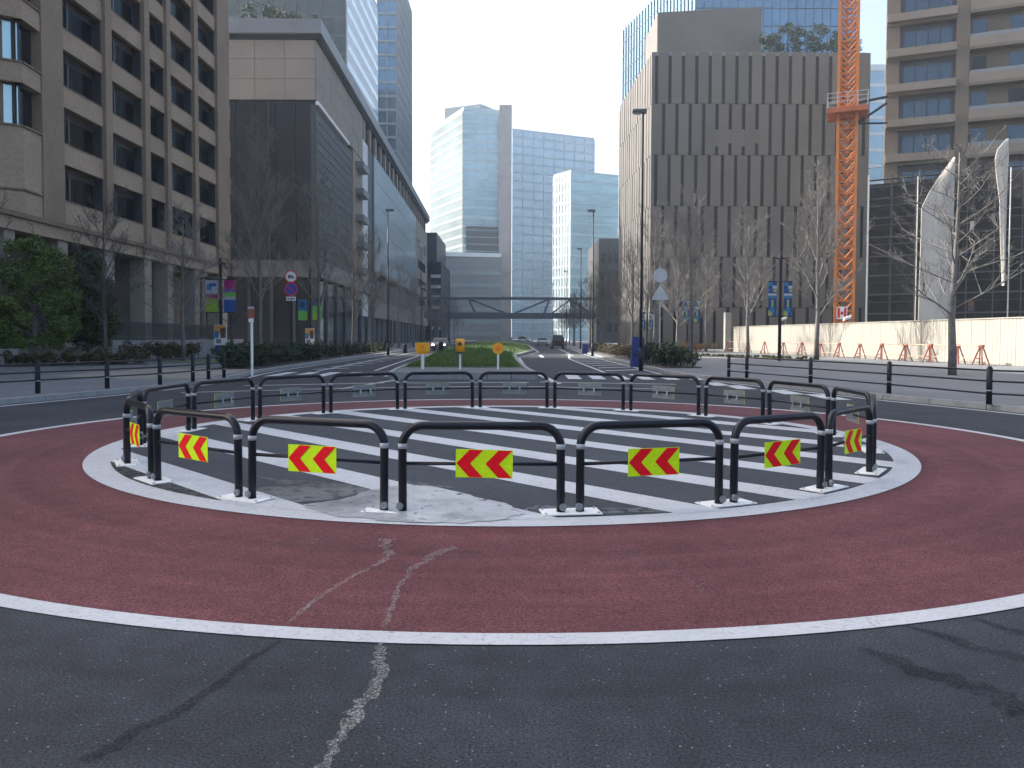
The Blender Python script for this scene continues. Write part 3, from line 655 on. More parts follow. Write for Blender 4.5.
# --- residential tower at the right edge
def right_tower():
    d = Vector((.92, -.39)).normalized(); p0 = Vector((37.2, 80.0)); p1 = p0 + d * 24
    tw = empty('ledged_tower', (48, 85, 0), 'tan tower with blue window bands and projecting ledges at far right', 'building')
    W, L = wall(p0, p1); top = 50.0
    back = [tuple(p0 + Vector((.2, .5))), tuple(p1 + Vector((.2, .5))), tuple(p1 + Vector((16, 20))), tuple(p0 + Vector((18, 20)))]
    MB().prism(back[::-1], 0, top - .5).build('core_wall', TOWERCON, tw)
    fh = 3.42; z0 = zat(15, 79.5)   # one sill line
    s_of = lambda px: (lambda k: (k * p0.y - p0.x) / (d.x - k * d.y))((px - 512) / F_PX)
    a, b, c = s_of(894), s_of(949), s_of(962)
    wpart(W, 'corner_pier', TOWERCON, tw, (0, a - .05, 0, top, -.4, .35)); wpart(W, 'middle_pier', TOWERCON, tw, (b, c, 0, top, -.4, .5))
    for k in range(-9, 5):
        zs = z0 + k * fh
        if zs < 2 or zs > top - 3: continue
        wpart(W, 'ledge', TOWERLED, tw, (a - 1.2, b, zs - .75, zs, -.3, .95)); wpart(W, 'ledge_lip', TOWERCON, tw, (a - 1.2, b, zs - 1.05, zs - .75, -.3, .5))
        wf = wpart(W, 'window', FRAME, tw, (a, b, zs, zs + fh - 1.05, -.35, -.1)); n = 4; w = (b - a - .6) / n
        for j in range(n): wpart(W, 'pane', BLUEWIN, wf, (a + .3 + j * w + .05, a + .3 + (j + 1) * w - .05, zs + .1, zs + 1.75, -.1, -.04))
        wpart(W, 'balcony_front', TOWERLED, tw, (c, L, zs - .55, zs + .25, .2, .75)); wpart(W, 'balcony_slab', TOWERCON, tw, (c, L, zs - .85, zs - .55, -.3, .75))
        wpart(W, 'balcony_rail', BACK, tw, (c, L, zs + .25, zs + .62, .62, .66))
        wf = wpart(W, 'balcony_window', TOWERCON, tw, (c, L, zs + .3, zs + fh - .9, -.42, -.2))
        for j in range(3): wpart(W, 'pane', (BLUEWIN, WINGLASS, BLUEWIN)[(j + k) % 3], wf, (c + .3 + j * 3.1, c + 1.5 + j * 3.1 + .8 * (j % 2), zs + .4, zs + 2.1, -.2, -.14))
right_tower()

# --- scaffolded podium in front of it
def scaffold():
    p0, p1 = Vector((xat(866, 74), 74.0)), Vector((58.0, 57.0)); W, L = wall(p0, p1); top = zat(182, 74)
    sc = empty('scaffolded_podium', (45, 70, 0), 'dark netted podium wrapped in scaffold tubes behind the hoarding', 'scaffold')
    MB().prism([tuple(p0 + Vector((.3, .9))), tuple(p1 + Vector((.3, .9))), tuple(p1 + Vector((4, 7))), tuple(p0 + Vector((4, 5.5)))][::-1], 0, top).build('netting', NETTING, sc)
    nb = 15; bays = L / nb
    for i in range(nb + 1): wpart(W, 'upright', SCAFF, sc, (i * bays - .035, i * bays + .035, 0, top + .6, .04, .11)); wpart(W, 'upright', SCAFF, sc, (i * bays - .03, i * bays + .03, 0, top + .4, .7, .76))
    nl = int(top / 1.75)
    for k in range(nl + 1):
        z = .4 + k * 1.75; wpart(W, 'ledger', SCAFF, sc, (0, L, z, z + .06, .0, .04)); wpart(W, 'deck', FRAME, sc, (0, L, z - .08, z - .02, .12, .69)); wpart(W, 'guard_tube', SCAFF, sc, (0, L, z + 1.0, z + 1.04, .76, .80))
    rr = random.Random(5)
    for i in range(60):
        s0 = rr.randrange(2, nb) * bays; k = rr.randrange(nl); z = .5 + k * 1.75
        wpart(W, 'stacked_board', (RUST, SHEET, RUST, SCAFF)[i % 4], sc, (s0 + .2, s0 + rr.uniform(.35, 1.3), z, z + rr.uniform(.2, .9), .2 + .01 * i, .3 + .01 * i))
    for k, s0 in enumerate((4.2, 6.8, 11.2)):
        mb = MB(); a = W(s0, 1, .9); b = W(s0, top, .9); mb.tube([a, b], .06, 6); mb.build('corner_pole', GALV, sc)
    wpart(W, 'edge_mast', GALV, sc, (.1, .25, 0, zat(176, 74), 1.0, 1.15))
scaffold()
def draped_sheet(name, label, outline, Y, depth):
    """tall cloth sheet: outline rows (y, x left, x right) in photo pixels at distance Y, bulging towards us"""
    mb = MB(); n = 8; k = len(outline); vs = []
    for side in (0, 1):
        for (py, xa, xb) in outline:
            z = zat(py, Y)
            for j in range(n + 1):
                u = j / n; x = xat(xa + (xb - xa) * u, Y, z); y = Y - depth * (u if u < .5 else 1 - u) + .03 * math.sin(u * 9 + z * 1.3) + side * .05; vs.append((x, y, z))
    f = []; o = k * (n + 1)
    for i in range(k - 1):
        for j in range(n):
            q = (i * (n + 1) + j, i * (n + 1) + j + 1, (i + 1) * (n + 1) + j + 1, (i + 1) * (n + 1) + j); f += [q, tuple(o + e for e in q[::-1])]
        for j in (0, n): q = (i * (n + 1) + j, (i + 1) * (n + 1) + j); f.append((q[0], q[1], o + q[1], o + q[0]))
    for i in (0, k - 1): f += [(i * (n + 1) + j, i * (n + 1) + j + 1, o + i * (n + 1) + j + 1, o + i * (n + 1) + j) for j in range(n)]
    return tag(mb.add(vs, f).build(name, SHEET, None, False), label, 'sheet', 'construction sheets')
draped_sheet('construction_sheet', 'large white construction sheet with a pointed top on the scaffold', [(156, 952.5, 954.5), (175, 939, 954), (190, 929, 954), (206, 921, 953.5), (250, 920, 953), (290, 919, 953), (326, 918, 945)], 69.5, .4)
draped_sheet('construction_sheet', 'narrow white construction sheet at right edge of the scaffold', [(137, 1006, 1008), (147, 997, 1008), (157, 994.5, 1008), (175, 996, 1007), (200, 999, 1006.5), (240, 1000, 1005.5), (284, 1002, 1004.5)], 66.2, .2)

# ------------------------------------------------------------------ construction edge: hoarding, barricades, crane
def hoarding():
    p0, p1 = (23.5, 85.0), (30.4, 8.0); W, L = wall(p0, p1)
    hd = empty('site_hoarding', (26.5, 50, PZ), 'long cream steel hoarding in sunlight along the building site', 'hoarding')
    n = 64; w = L / n
    me = None
    for i in range(n):
        mb = MB(); z0, z1 = PZ, 2.72
        for k in range(4):   # ribbed sheet
            a = i * w + .008 + k * (w - .016) / 4; q = (w - .016) / 4
            mb.wbox(W, a, a + q * .55, z0, z1, -.03, .0); mb.wbox(W, a + q * .55, a + q, z0, z1, -.03, .008)
        mb.build('hoarding_panel', HOARD, hd)
    wpart(W, 'top_rail', HOARD, hd, (0, L, 2.72, 2.78, -.05, .05))
    MB().box(22.75, 23.4, 84.6, 85.3, PZ, 4.3).build('end_pillar', HOARD, hd)
    for i in range(0, n, 4): wpart(W, 'back_post', SCAFF, hd, (i * w, i * w + .06, PZ, 2.7, -.2, -.06))
    # a-frame barricades and pipes in front of it
    i = 0
    xs = [(777, None), (796, None), (820, None), (844, None), (874, None), (909, 1), (962, None), (1008, 1)]
    pts = []
    q0, q1 = Vector((22.6, 83.0)), Vector((26.1, 43.0)); dd = (q1 - q0).normalized(); nn = Vector((-dd.y, dd.x))
    ts = [0, 5.5, 9.5, 13.6, 17.2, 20.4, 23.4, 26.4, 29.2, 32.0, 34.6, 37.2, 39.2]
    names = ['farthest', 'second farthest', 'third farthest', 'fourth farthest', 'fifth farthest', 'sixth farthest', 'seventh farthest', 'eighth farthest', 'fifth nearest', 'fourth nearest', 'third nearest', 'second nearest', 'nearest']
    for k, t in enumerate(ts):
        c = q0 + dd * t; e = empty('barricade', (c.x, c.y, PZ), 'red a-frame barricade along the hoarding, ' + names[k] + ' of its row', 'barricade', 'barricades along the hoarding', rz=math.atan2(dd.y, dd.x))
        for sg in (-1, 1):
            link('leg', MB().tube([(sg * .42, -.22, 0), (sg * .06, 0, 1.05)], .04, 6).mesh('leg', BARRED), e)
            link('leg', MB().tube([(sg * .42, .22, 0), (sg * .10, .03, 1.05)], .035, 6).mesh('leg', BARRED), e)
        link('cross_bar', MB().tube([(-.30, -.15, .38), (.30, -.15, .38)], .035, 6).mesh('cross_bar', BARRED), e)
        link('head', MB().box(-.22, .22, -.05, .05, 1.0, 1.12).mesh('head', BARRED), e)
    for k in range(len(ts) - 1):
        a, b = q0 + dd * ts[k], q0 + dd * ts[k + 1]
        for z, lab in ((1.07, 'upper'), (.36, 'lower')):
            o = MB().tube([(*(a + nn * .06 * (-1 if k % 2 else 1)), PZ + z), (*(b + nn * .06 * (-1 if k % 2 else 1)), PZ + z)], .025, 6).build('barricade_pipe', BARPIPE)
            tag(o, '%s pipe between the %s barricade and its nearer neighbour' % (lab, names[k]), 'pipe', 'pipes between barricades')
hoarding()

def crane():
    X, Y = 31.35, 75.0; hw = .80; sec = 2.0
    cr = empty('tower_crane', (X, Y, 0), 'orange lattice crane mast with a railed platform before the stone block', 'crane', rz=-math.atan2(31.4, 75))
    ch = MB(); br = MB()
    for sx in (-1, 1):
        for sy in (-1, 1): ch.box(sx * hw - .13, sx * hw + .13, sy * hw - .13, sy * hw + .13, 0, sec - .02)
    mb = ch
    for sx in (-1, 1):
        for zz in (0.05, 1.0):
            mb.tube([(sx * hw, -hw, zz + .9), (sx * hw, 0, zz)], .095, 4); mb.tube([(sx * hw, 0, zz), (sx * hw, hw, zz + .9)], .095, 4)
            mb.tube([(-hw, sx * hw, zz + .9), (0, sx * hw, zz)], .095, 4); mb.tube([(0, sx * hw, zz), (hw, sx * hw, zz + .9)], .095, 4)
            mb.box(-hw, hw, sx * hw - .06, sx * hw + .06, zz - .05, zz + .07); mb.box(sx * hw - .06, sx * hw + .06, -hw, hw, zz - .05, zz + .07)
    me = mb.mesh('mast_section', ORANGE)
    for k in range(23): link('mast_section', me, cr, (0, 0, .1 + k * sec))
    lad = MB()
    for sx in (-.25, .25): lad.box(sx - .03, sx + .03, -.35, -.29, 0, 46)
    for k in range(150): lad.box(-.25, .25, -.34, -.30, .2 + k * .3, .24 + k * .3)
    link('ladder', lad.mesh('ladder', ORANGE_D), cr)
    zp = zat(109, Y)
    pl = link('platform', MB().box(-1.75, 1.75, -1.75, 1.75, zp - .55, zp - .1).mesh('platform', ORANGE_D), cr)
    rl = MB()
    for z in (.4, .8, 1.2):
        for s in (-1.72, 1.72): rl.box(-1.72, 1.72, s - .025, s + .025, zp + z, zp + z + .05); rl.box(s - .025, s + .025, -1.72, 1.72, zp + z + .003, zp + z + .047)
    for i in range(5):
        for s in (-1.72, 1.72): t = -1.72 + i * .86; rl.box(t - .03, t + .03, s - .03, s + .03, zp - .1, zp + 1.25); rl.box(s - .031, s + .031, t - .031, t + .031, zp - .1, zp + 1.24)
    link('railing', rl.mesh('railing', GALV), pl)
    zt_ = zat(96, Y)
    link('tie_bar', MB().tube([(1.0, 0, zt_ - .6), (3.4, 1.6, zt_ + .1)], .12, 6).mesh('tie_bar', BLACKM), cr)
    link('tie_bar', MB().tube([(1.0, .8, zt_ - 2.2), (3.4, 1.9, zt_ - .4)], .12, 6).mesh('tie_bar', BLACKM), cr)
    link('tie_bar', MB().tube([(1.0, .2, zt_ - 2.5), (3.5, 2.2, zt_ - 2.2)], .09, 6).mesh('tie_bar', BLACKM), cr)
    bd = link('notice_board', MB().box(-.62, .30, -1.16, -1.10, zat(318, Y), zat(306, Y)).mesh('notice_board', SIGNWHITE), cr)
    z0, z1 = zat(318, Y), zat(306, Y)
    for i in range(3): link('notice_mark', MB().box(-.55 + i * .28, -.33 + i * .28, -1.175, -1.162, z0 + .1 + .3 * (i % 2), z1 - .1 - .35 * (i == 1)).mesh('notice_mark', SIGNRED), bd)
crane()
def cctv(px, py, Y, zb, label):
    x = xat(px, Y); z = zat(py, Y); e = empty('site_camera', (x, Y, zb), label, 'camera', 'site cameras')
    link('pole', MB().tube([(0, 0, 0), (0, 0, z - zb)], .04, 6).mesh('pole', GALV), e); link('housing', MB().hexa([(-.55, -.12, z - zb - .15), (.1, -.12, z - zb + .1), (.1, .12, z - zb + .1), (-.55, .12, z - zb - .15), (-.5, -.12, z - zb + .12), (.15, -.12, z - zb + .36), (.15, .12, z - zb + .36), (-.5, .12, z - zb + .12)]).mesh('housing', WHITE), e)
cctv(849, 318, 72.5, 0, 'white site camera on a pole right of the crane foot')
cctv(785, 319, 84.0, 0, 'white site camera on a pole behind the tall banner post')

# footbridge across the avenue
fb = empty('footbridge', (-3, 165, 0), 'dark steel truss footbridge crossing the avenue', 'footbridge')
xa, xb = xat(425, 165), xat(600, 165); zb0, zb1, ztp = zat(318.5, 165), zat(313, 165), zat(299.5, 165)
MB().box(xa, xb, 163, 167, zb0, zb1).build('deck', BRIDGE, fb)
for y in (163, 166.8):
    MB().box(xa - 5, xb, y, y + .2, ztp, ztp + .4).build('top_chord', BRIDGE, fb)
    segs = [(444, 1, 456, 0), (469, 1, 475, 0), (470, 1, 505, 0), (548, 1, 515, 0), (549, 1, 544, 0), (552, 0, 570, 1), (450, 0, 444, 1), (570, 1, 590, 0)]
    for a, i, b, j in segs: MB().tube([(xat(a, 165), y + .1, (zb1, ztp)[i]), (xat(b, 165), y + .1, (zb1, ztp)[j])], .17, 5).build('truss_diagonal', BRIDGE, fb)
for px in (436, 600): MB().box(xat(px, 165) - .5, xat(px, 165) + .5, 164, 166, 0, zb0).build('bridge_pier', BRIDGE, fb)

# ------------------------------------------------------------------ guard rails round the island
GAPS = [-170, -151, -135.4, -117.6, -100.3, -83, -66, -50.2, -34.7, -14, 5, 25, 42, 60.8, 79.3, 97.3, 115.4, 133.6, 151.8, 170.6, 190]
RL = {0: 'guard rail on the far left side, nearly edge-on behind the leftmost chevron board', 1: 'leftmost guard rail with a chevron board, seen nearly edge-on',
      2: 'front guard rail with chevron board, second from the left end', 3: 'front guard rail with chevron board left of the front centre one', 4: 'front centre guard rail above the puddle edge, chevron board nearest to us',
      5: 'front guard rail with chevron board right of the front centre one', 6: 'front guard rail with chevron board, second from the right end', 7: 'rightmost guard rail with a chevron board, seen nearly edge-on',
      8: 'guard rail on the right side, directly behind the rightmost chevron board', 9: 'rear guard rail at the far right of the back row', 10: 'rear guard rail, second from the right of the back row', 11: 'rear guard rail, third from the right of the back row',
      12: 'rear guard rail in line with the white-backed road sign post', 13: 'rear guard rail in front of the right carriageway crossing', 14: 'rear guard rail in front of the right median corner', 15: 'rear guard rail in front of the yellow median beacons',
      16: 'rear guard rail in front of the left edge of the median', 17: 'rear guard rail in front of the left carriageway', 18: 'rear guard rail in front of the dark hedge at left', 19: 'rear guard rail at the far left of the back row'}
PR = 5.36
def chev(mb, w, h, x0, y):
    for a in (0.0, .51):
        P = [(.012, .5), (.24, .985), (.475, .985), (.25, .5), (.475, .015), (.24, .015)]
        Q = [((a + u) * w - w / 2, v * h - h / 2) for u, v in P]
        n = 6; mb.add([(x, y - .004, z) for x, z in Q] + [(x, y, z) for x, z in Q], [(0, 1, 2, 3), (0, 3, 4, 5), (9, 8, 7, 6), (11, 10, 9, 6)] + [(i, i + 6, (i + 1) % 6 + 6, (i + 1) % 6) for i in range(6)])
for i in range(20):
    g0, g1 = R(GAPS[i] + .95), R(GAPS[i + 1] - .95)
    A = Vector((IC[0] + PR * math.cos(g0), IC[1] + PR * math.sin(g0))); B = Vector((IC[0] + PR * math.cos(g1), IC[1] + PR * math.sin(g1)))
    mid = (A + B) / 2; d = (B - A); w = d.length; th = (g0 + g1) / 2; rz = th + math.pi / 2
    e = empty('guard_rail', (mid.x, mid.y, 0.016), RL[i].replace('guard rail', 'black tube guard rail', 1), 'guard rail', 'guard rails round the island', rz=rz)
    r, H, cr, h2 = .039, .82, .19, w / 2; e.rotation_euler = (random.uniform(-.012, .012), random.uniform(-.004, .004), rz)
    path = [(-h2, 0, 0), (-h2, 0, .3), (-h2, 0, H - cr - r)] + [(-h2 + cr - cr * math.cos(a), 0, H - r - cr + cr * math.sin(a)) for a in [R(k * 11.25) for k in range(1, 8)]] + [(-h2 + cr, 0, H - r)]
    path += [(-x, y, z) for x, y, z in path[::-1]]
    link('hoop', MB().tube(path, r, 14).mesh('hoop', BLACK, smooth=True), e)
    link('cross_bar', MB().tube([(-h2, 0, .435), (h2, 0, .435)], .017, 8).mesh('cross_bar', BLACK, smooth=True), e)
    for sg in (-1, 1):
        link('reflective_band', MB().tube([(sg * h2, 0, .572), (sg * h2, 0, .618)], r + .003, 14).mesh('reflective_band', BAND, smooth=True), e)
        link('foot_clamp', MB().disc((sg * (h2 + .02), -.036, .052), (0, 1, 0), .034, .03, 12).disc((sg * (h2 + .012), -.052, .052), (0, 1, 0), .014, .02, 8).mesh('foot_clamp', BACK), e)
    bt = random.uniform(-.03, .03); bz = .435 + random.uniform(-.006, .006); brot = (0, random.uniform(-.02, .02), random.uniform(-.03, .03))
    bw, bh = .515, .255
    b = link('chevron_board', MB().box(-bw / 2, bw / 2, -.004, 0, -bh / 2, bh / 2).mesh('chevron_board', YELLOW), e, (bt, -.034, bz), brot)
    c = MB(); chev(c, bw, bh, 0, -.0045); link('chevron', c.mesh('chevron', RED), b)
    link('board_back', MB().box(-bw / 2 + .002, bw / 2 - .002, .0005, .003, -bh / 2 + .002, bh / 2 - .002).mesh('board_back', BACK), b)
    for sx in (-.115, .115): link('clamp', MB().box(sx - .014, sx + .014, .004, .062, -.04, .035).box(sx - .02, sx + .02, .05, .066, -.05, -.028).mesh('clamp', GALV), b)
    # painted steel foot plate shared with the next rail
    gm = R(GAPS[i + 1]); q = .23
    pl = link('foot_plate', MB().box(-.27, .27, -.13, .13, -.006, .004).mesh('foot_plate', WHITE), e)
    cpos = Vector((IC[0] + PR * math.cos(gm), IC[1] + PR * math.sin(gm))); lp = Matrix.Rotation(-rz, 2) @ (cpos - mid)
    pl.location = (lp.x, lp.y, .002); pl.rotation_euler = (0, 0, gm + math.pi / 2 - rz)
    bo = MB()
    for sx in (-.24, .24):
        for sy in (-.10, .10): bo.disc((sx, sy, .009), (0, 0, 1), .012, .012, 6)
    link('bolt', bo.mesh('bolt', GALV), pl)

# ------------------------------------------------------------------ pavement fences
def fence(name, label, posts, rails, H=.82):
    c = np.mean(posts, axis=0); e = empty(name, (c[0], c[1], PZ), label, 'fence', 'pavement fences')
    for x, y in posts:
        p = MB().tube([(x, y, PZ), (x, y, PZ + H)], .062, 10); po = p.build('post', BLACKM, e, True)
        MB().tube([(x, y, PZ + H), (x, y, PZ + H + .04)], [.05, .025], 10).build('post_cap', BLACKM, po)
        MB().tube([(x, y, PZ + .30), (x, y, PZ + .325)], .065, 10).build('reflective_band', BAND, po)
    for i in range(len(posts) - 1):
        for z in rails: MB().tube([(*posts[i], PZ + z), (*posts[i + 1], PZ + z)], .021, 6).build('rail', BLACKM, e)
fl = [(-14.2, 13.6), (-13.35, 17.2)] + [gnd(px, py, PZ) for px, py in ((38, 394.7), (107.3, 389.7), (160, 385.8), (193, 382.4), (208.6, 380.3), (224, 378.7))]
fence('pavement_fence', 'black post and rail fence on the left pavement', fl, (.74, .53, .33))
fr = [gnd(px, py, PZ) for px, py in ((728.7, 376.6), (746.7, 378.3), (810.5, 384.2), (889, 392), (989, 402.6))] + [(12.6, 15.2), (13.4, 11.3)]
fence('pavement_fence', 'black post and rail fence on the right pavement', fr, (.76, .52, .24))

# ------------------------------------------------------------------ street lamps
def lamp(x, y, H, face, label):
    e = empty('street_lamp', (x, y, 0), label, 'street lamp', 'lamps along the avenue')
    link('pole', MB().tube([(0, 0, 0), (0, 0, 2.2), (0, 0, H)], [.08, .07, .045], 10).mesh('pole', BLACKM, smooth=True), e)
    link('base_cover', MB().tube([(0, 0, 0), (0, 0, 1.1)], .11, 10).mesh('base_cover', BLACKM, smooth=True), e)
    hd = link('lamp_head', MB().hexa([(-.15 * face, -.17, H - .10), (.50 * face, -.17, H - .05), (.50 * face, .17, H - .05), (-.15 * face, .17, H - .10), (-.15 * face, -.17, H + .07), (.50 * face, -.14, H + .06), (.50 * face, .14, H + .06), (-.15 * face, .17, H + .07)]).mesh('lamp_head', LAMPGREY), e)
    link('lens', MB().box(min(.1 * face, .45 * face), max(.1 * face, .45 * face), -.12, .12, H - .14, H - .11).mesh('lens', GALV), hd)
for k, (x, y) in enumerate([(7.1, 38.2), (7.4, 67.9), (8.5, 97.2), (9.0, 129.6), (8.9, 161)]):
    x = xat((641, 592.5, 580.5, 566, 552.5)[k], y); lamp(x, y, 12.4, -1, 'black street lamp on the right kerb, %s' % ('nearest and tallest looking', 'second from us', 'third from us', 'fourth from us', 'fifth and farthest')[k])
for k, (px, y) in enumerate([(388, 67.9), (421, 98.3), (449.5, 158)]): lamp(xat(px, y), y, 12.4, 1, 'black street lamp on the left kerb, %s' % ('nearest of its row', 'second of its row', 'farthest of its row')[k])

# ------------------------------------------------------------------ signs and banners
def ringdisc(nm, r, rim, face, parent, z, y=-.06):
    o = link(nm, MB().disc((0, y, z), (0, 1, 0), r, .02, 28).mesh(nm, rim), parent); f = link('face', MB().disc((0, y - .012, z), (0, 1, 0), r * .80, .012, 28).mesh('face', face), o); return o
Y = 52.0; e = empty('no_parking_sign_post', (xat(291.5, Y), Y, PZ), 'dark post with a round white sign above a blue no-parking disc', 'road sign')
link('post', MB().tube([(0, 0, 0), (0, 0, 5.6)], .07, 8).mesh('post', BLACKM), e)
a = ringdisc('upper_disc', .42, SIGNRED, SIGNWHITE, e, zat(277.5, Y) - PZ); zz = zat(277.5, Y) - PZ
link('symbol', MB().box(-.2, .06, -.085, -.075, zz - .08, zz + .11).box(.08, .2, -.085, -.075, zz - .08, zz + .04).box(-.16, -.06, -.085, -.075, zz - .13, zz - .08).box(.06, .16, -.085, -.075, zz - .13, zz - .081).mesh('symbol', FRAME), a)
zz = zat(290, Y) - PZ; a = ringdisc('lower_disc', .45, SIGNRED, SIGNBLUE, e, zz)
link('slash', MB().hexa([(-.24, -.088, zz + .18), (.18, -.088, zz - .24), (.18, -.08, zz - .24), (-.24, -.08, zz + .18), (-.18, -.088, zz + .24), (.24, -.088, zz - .18), (.24, -.08, zz - .18), (-.18, -.08, zz + .24)]).mesh('slash', SIGNRED), a)
zz = zat(299.5, Y) - PZ; a = link('plate', MB().box(-.31, .31, -.07, -.05, zz - .13, zz + .13).mesh('plate', SIGNWHITE), e)
link('lettering', MB().box(-.24, -.12, -.078, -.071, zz - .06, zz + .06).box(-.07, .07, -.078, -.071, zz - .07, zz + .05).box(.11, .23, -.078, -.071, zz - .06, zz + .06).mesh('lettering', FRAME), a)
x, y = gnd(252.2, 376.5, PZ); e = empty('small_post_sign', (x, y, PZ), 'white post with a small red-brown panel at the left crossing', 'road sign'); ztop = zat(307, y) - PZ; z2 = zat(319, y) - PZ
link('post', MB().tube([(0, 0, 0), (0, 0, ztop)], .05, 8).mesh('post', WHITE), e); a = link('panel', MB().box(-.12, .12, -.09, -.052, z2, ztop).mesh('panel', mat('red_brown_panel', (0.22, 0.05, 0.025), .5)), e)
link('panel_stripe', MB().box(-.12, .12, -.095, -.091, ztop - .1, ztop - .03).mesh('panel_stripe', BWHITE), a); link('lower_panel', MB().box(-.09, .09, -.085, -.052, z2 - .15, z2 - .02).mesh('lower_panel', SIGNWHITE), e)
Y = 42.0; e = empty('road_sign_backs', (xat(659.5, Y), Y, 0), 'grey post with the backs of a round and a triangular road sign', 'road sign')
link('post', MB().tube([(0, 0, 0), (0, 0, zat(267, Y))], .038, 8).mesh('post', GALV), e)
link('round_back', MB().disc((0, -.05, zat(275, Y)), (0, 1, 0), .37, .02, 28).mesh('round_back', SIGNBACK), e)
zz = zat(292, Y); mb = MB(); T = []
for cx, cz, a0 in ((0, .30, 30), (-.36, -.32, 150), (.36, -.32, 270)):
    for k in range(7): a = R(a0 + k * 20); T.append((cx + .07 * math.cos(a), cz + .07 * math.sin(a)))
n = len(T); mb.add([(x, -.06, z + zz) for x, z in T] + [(x, -.04, z + zz) for x, z in T], [list(range(n))[::-1], list(range(n, 2 * n))] + [(i, (i + 1) % n, n + (i + 1) % n, n + i) for i in range(n)])
link('triangle_back', mb.mesh('triangle_back', SIGNBACK), e); link('cross_brace', MB().box(-.3, .3, -.075, -.061, zz - .16, zz - .11).mesh('cross_brace', GALV), e)

def banner_post(x, y, H, label, left, right, zt, zb, bw, gap, poster=None):
    e = empty('banner_post', (x, y, PZ), label, 'banner post', 'banner posts'); w = bw
    link('post', MB().tube([(0, 0, 0), (0, 0, H)], .11, 8).mesh('post', BLACKM), e); link('finial', MB().box(-.35, .35, -.05, .05, H - .08, H).tube([(0, 0, H), (0, 0, H + .35)], [.13, .06], 8).mesh('finial', BLACKM), e)
    for sg, cols in ((-1, left), (1, right)):
        if not cols: continue
        x0 = gap * sg; x1 = (gap + w) * sg; xa_, xb_ = min(x0, x1), max(x0, x1)
        link('bracket', MB().box(min(0, x1), max(0, x1), -.02, .02, zt, zt + .05).box(min(0, x1), max(0, x1), -.02, .02, zb - .05, zb).mesh('bracket', BLACKM), e)
        b = link('banner', MB().box(xa_, xb_, -.012, .012, zb, zt).mesh('banner', cols[0]), e); n = len(cols) - 1; hh = (zt - zb)
        for k, (u0, u1, v0, v1, m) in enumerate(cols[1:]): link('banner_print', MB().box(xa_ + (xb_ - xa_) * u0, xa_ + (xb_ - xa_) * u1, -.016 - .001 * (k % 3), .016 + .001 * (k % 3), zb + hh * v0, zb + hh * v1).mesh('banner_print', m), b)
    if poster:
        p = link('poster_wrap', MB().box(-.42, .42, -.14, -.10, poster[0], poster[1]).mesh('poster_wrap', SIGNWHITE), e); a, b = poster
        for k, (u0, u1, v0, v1, m) in enumerate([(-.40, .40, .55, .98, BORG), (.0, .36, .35, .85, RUST), (-.3, .05, .08, .3, CORNICE), (-.40, -.1, .35, .7, BCYAN)]): link('poster_print', MB().box(u0, u1, -.146 - .002 * k, -.141, a + (b - a) * v0, a + (b - a) * v1).mesh('poster_print', m), p)
        link('poster_foot', MB().box(-.36, .36, -.13, .13, 0, a - .02).mesh('poster_foot', BNAVY), e)
Y = 54.0
banner_post(xat(221, Y), Y, zat(264, Y) - PZ, 'lamp-like banner post with lime and magenta banners before the balcony block', [BWHITE, (0.1, .5, .68, .86, BCYAN), (.3, .9, .8, .9, BBLUE), (.0, 1, .42, .56, PINK), (0, 1, 0, .42, LIME)],
            [BBLUE, (0, 1, .74, 1, PINK), (0, 1, .48, .62, BGREEN), (0, 1, .62, .74, BPURP), (0, 1, .38, .48, BWHITE)], zat(281, Y) - PZ, zat(313, Y) - PZ, .80, .22, (zat(346, Y) - PZ, zat(326, Y) - PZ))
Y = 74.0
banner_post(xat(310, Y), Y, 7.6, 'banner post with blue and green banners under the mall', [BCYAN, (0, 1, 0, .45, BGREEN), (.2, .7, .6, .9, BNAVY)], [BGREEN, (0, 1, .7, 1, BNAVY), (0, .5, 0, .3, LIME)], zat(300, Y) - PZ, zat(321, Y) - PZ, .85, .25, (zat(345, Y) - PZ, zat(329, Y) - PZ))
CB = [BNAVY, (0, .5, .88, 1, BCYAN), (.5, 1, .80, .89, BWHITE), (0, .5, .72, .80, BBLUE), (.6, 1, .70, .78, BYEL), (0, 1, .52, .60, BCYAN), (0, 1, .60, .66, BWHITE), (.38, .62, .26, .48, BYEL), (0, .5, .0, .16, BYEL), (.2, .8, .12, .24, BCYAN), (.55, 1, .02, .12, BBLUE)]
for k, (px, Y) in enumerate(((779.5, 51), (691.5, 75), (647, 100))):
    banner_post(xat(px, Y), Y, 6.6, 'dark post with a pair of blue patterned banners, %s' % ('nearest, before the hoarding', 'second, left of the hoarding', 'farthest, behind the road sign backs')[k], CB, CB, zat((281, 298, 312)[k], Y) - PZ, zat((315, 321.5, 329)[k], Y) - PZ, .52, .24)

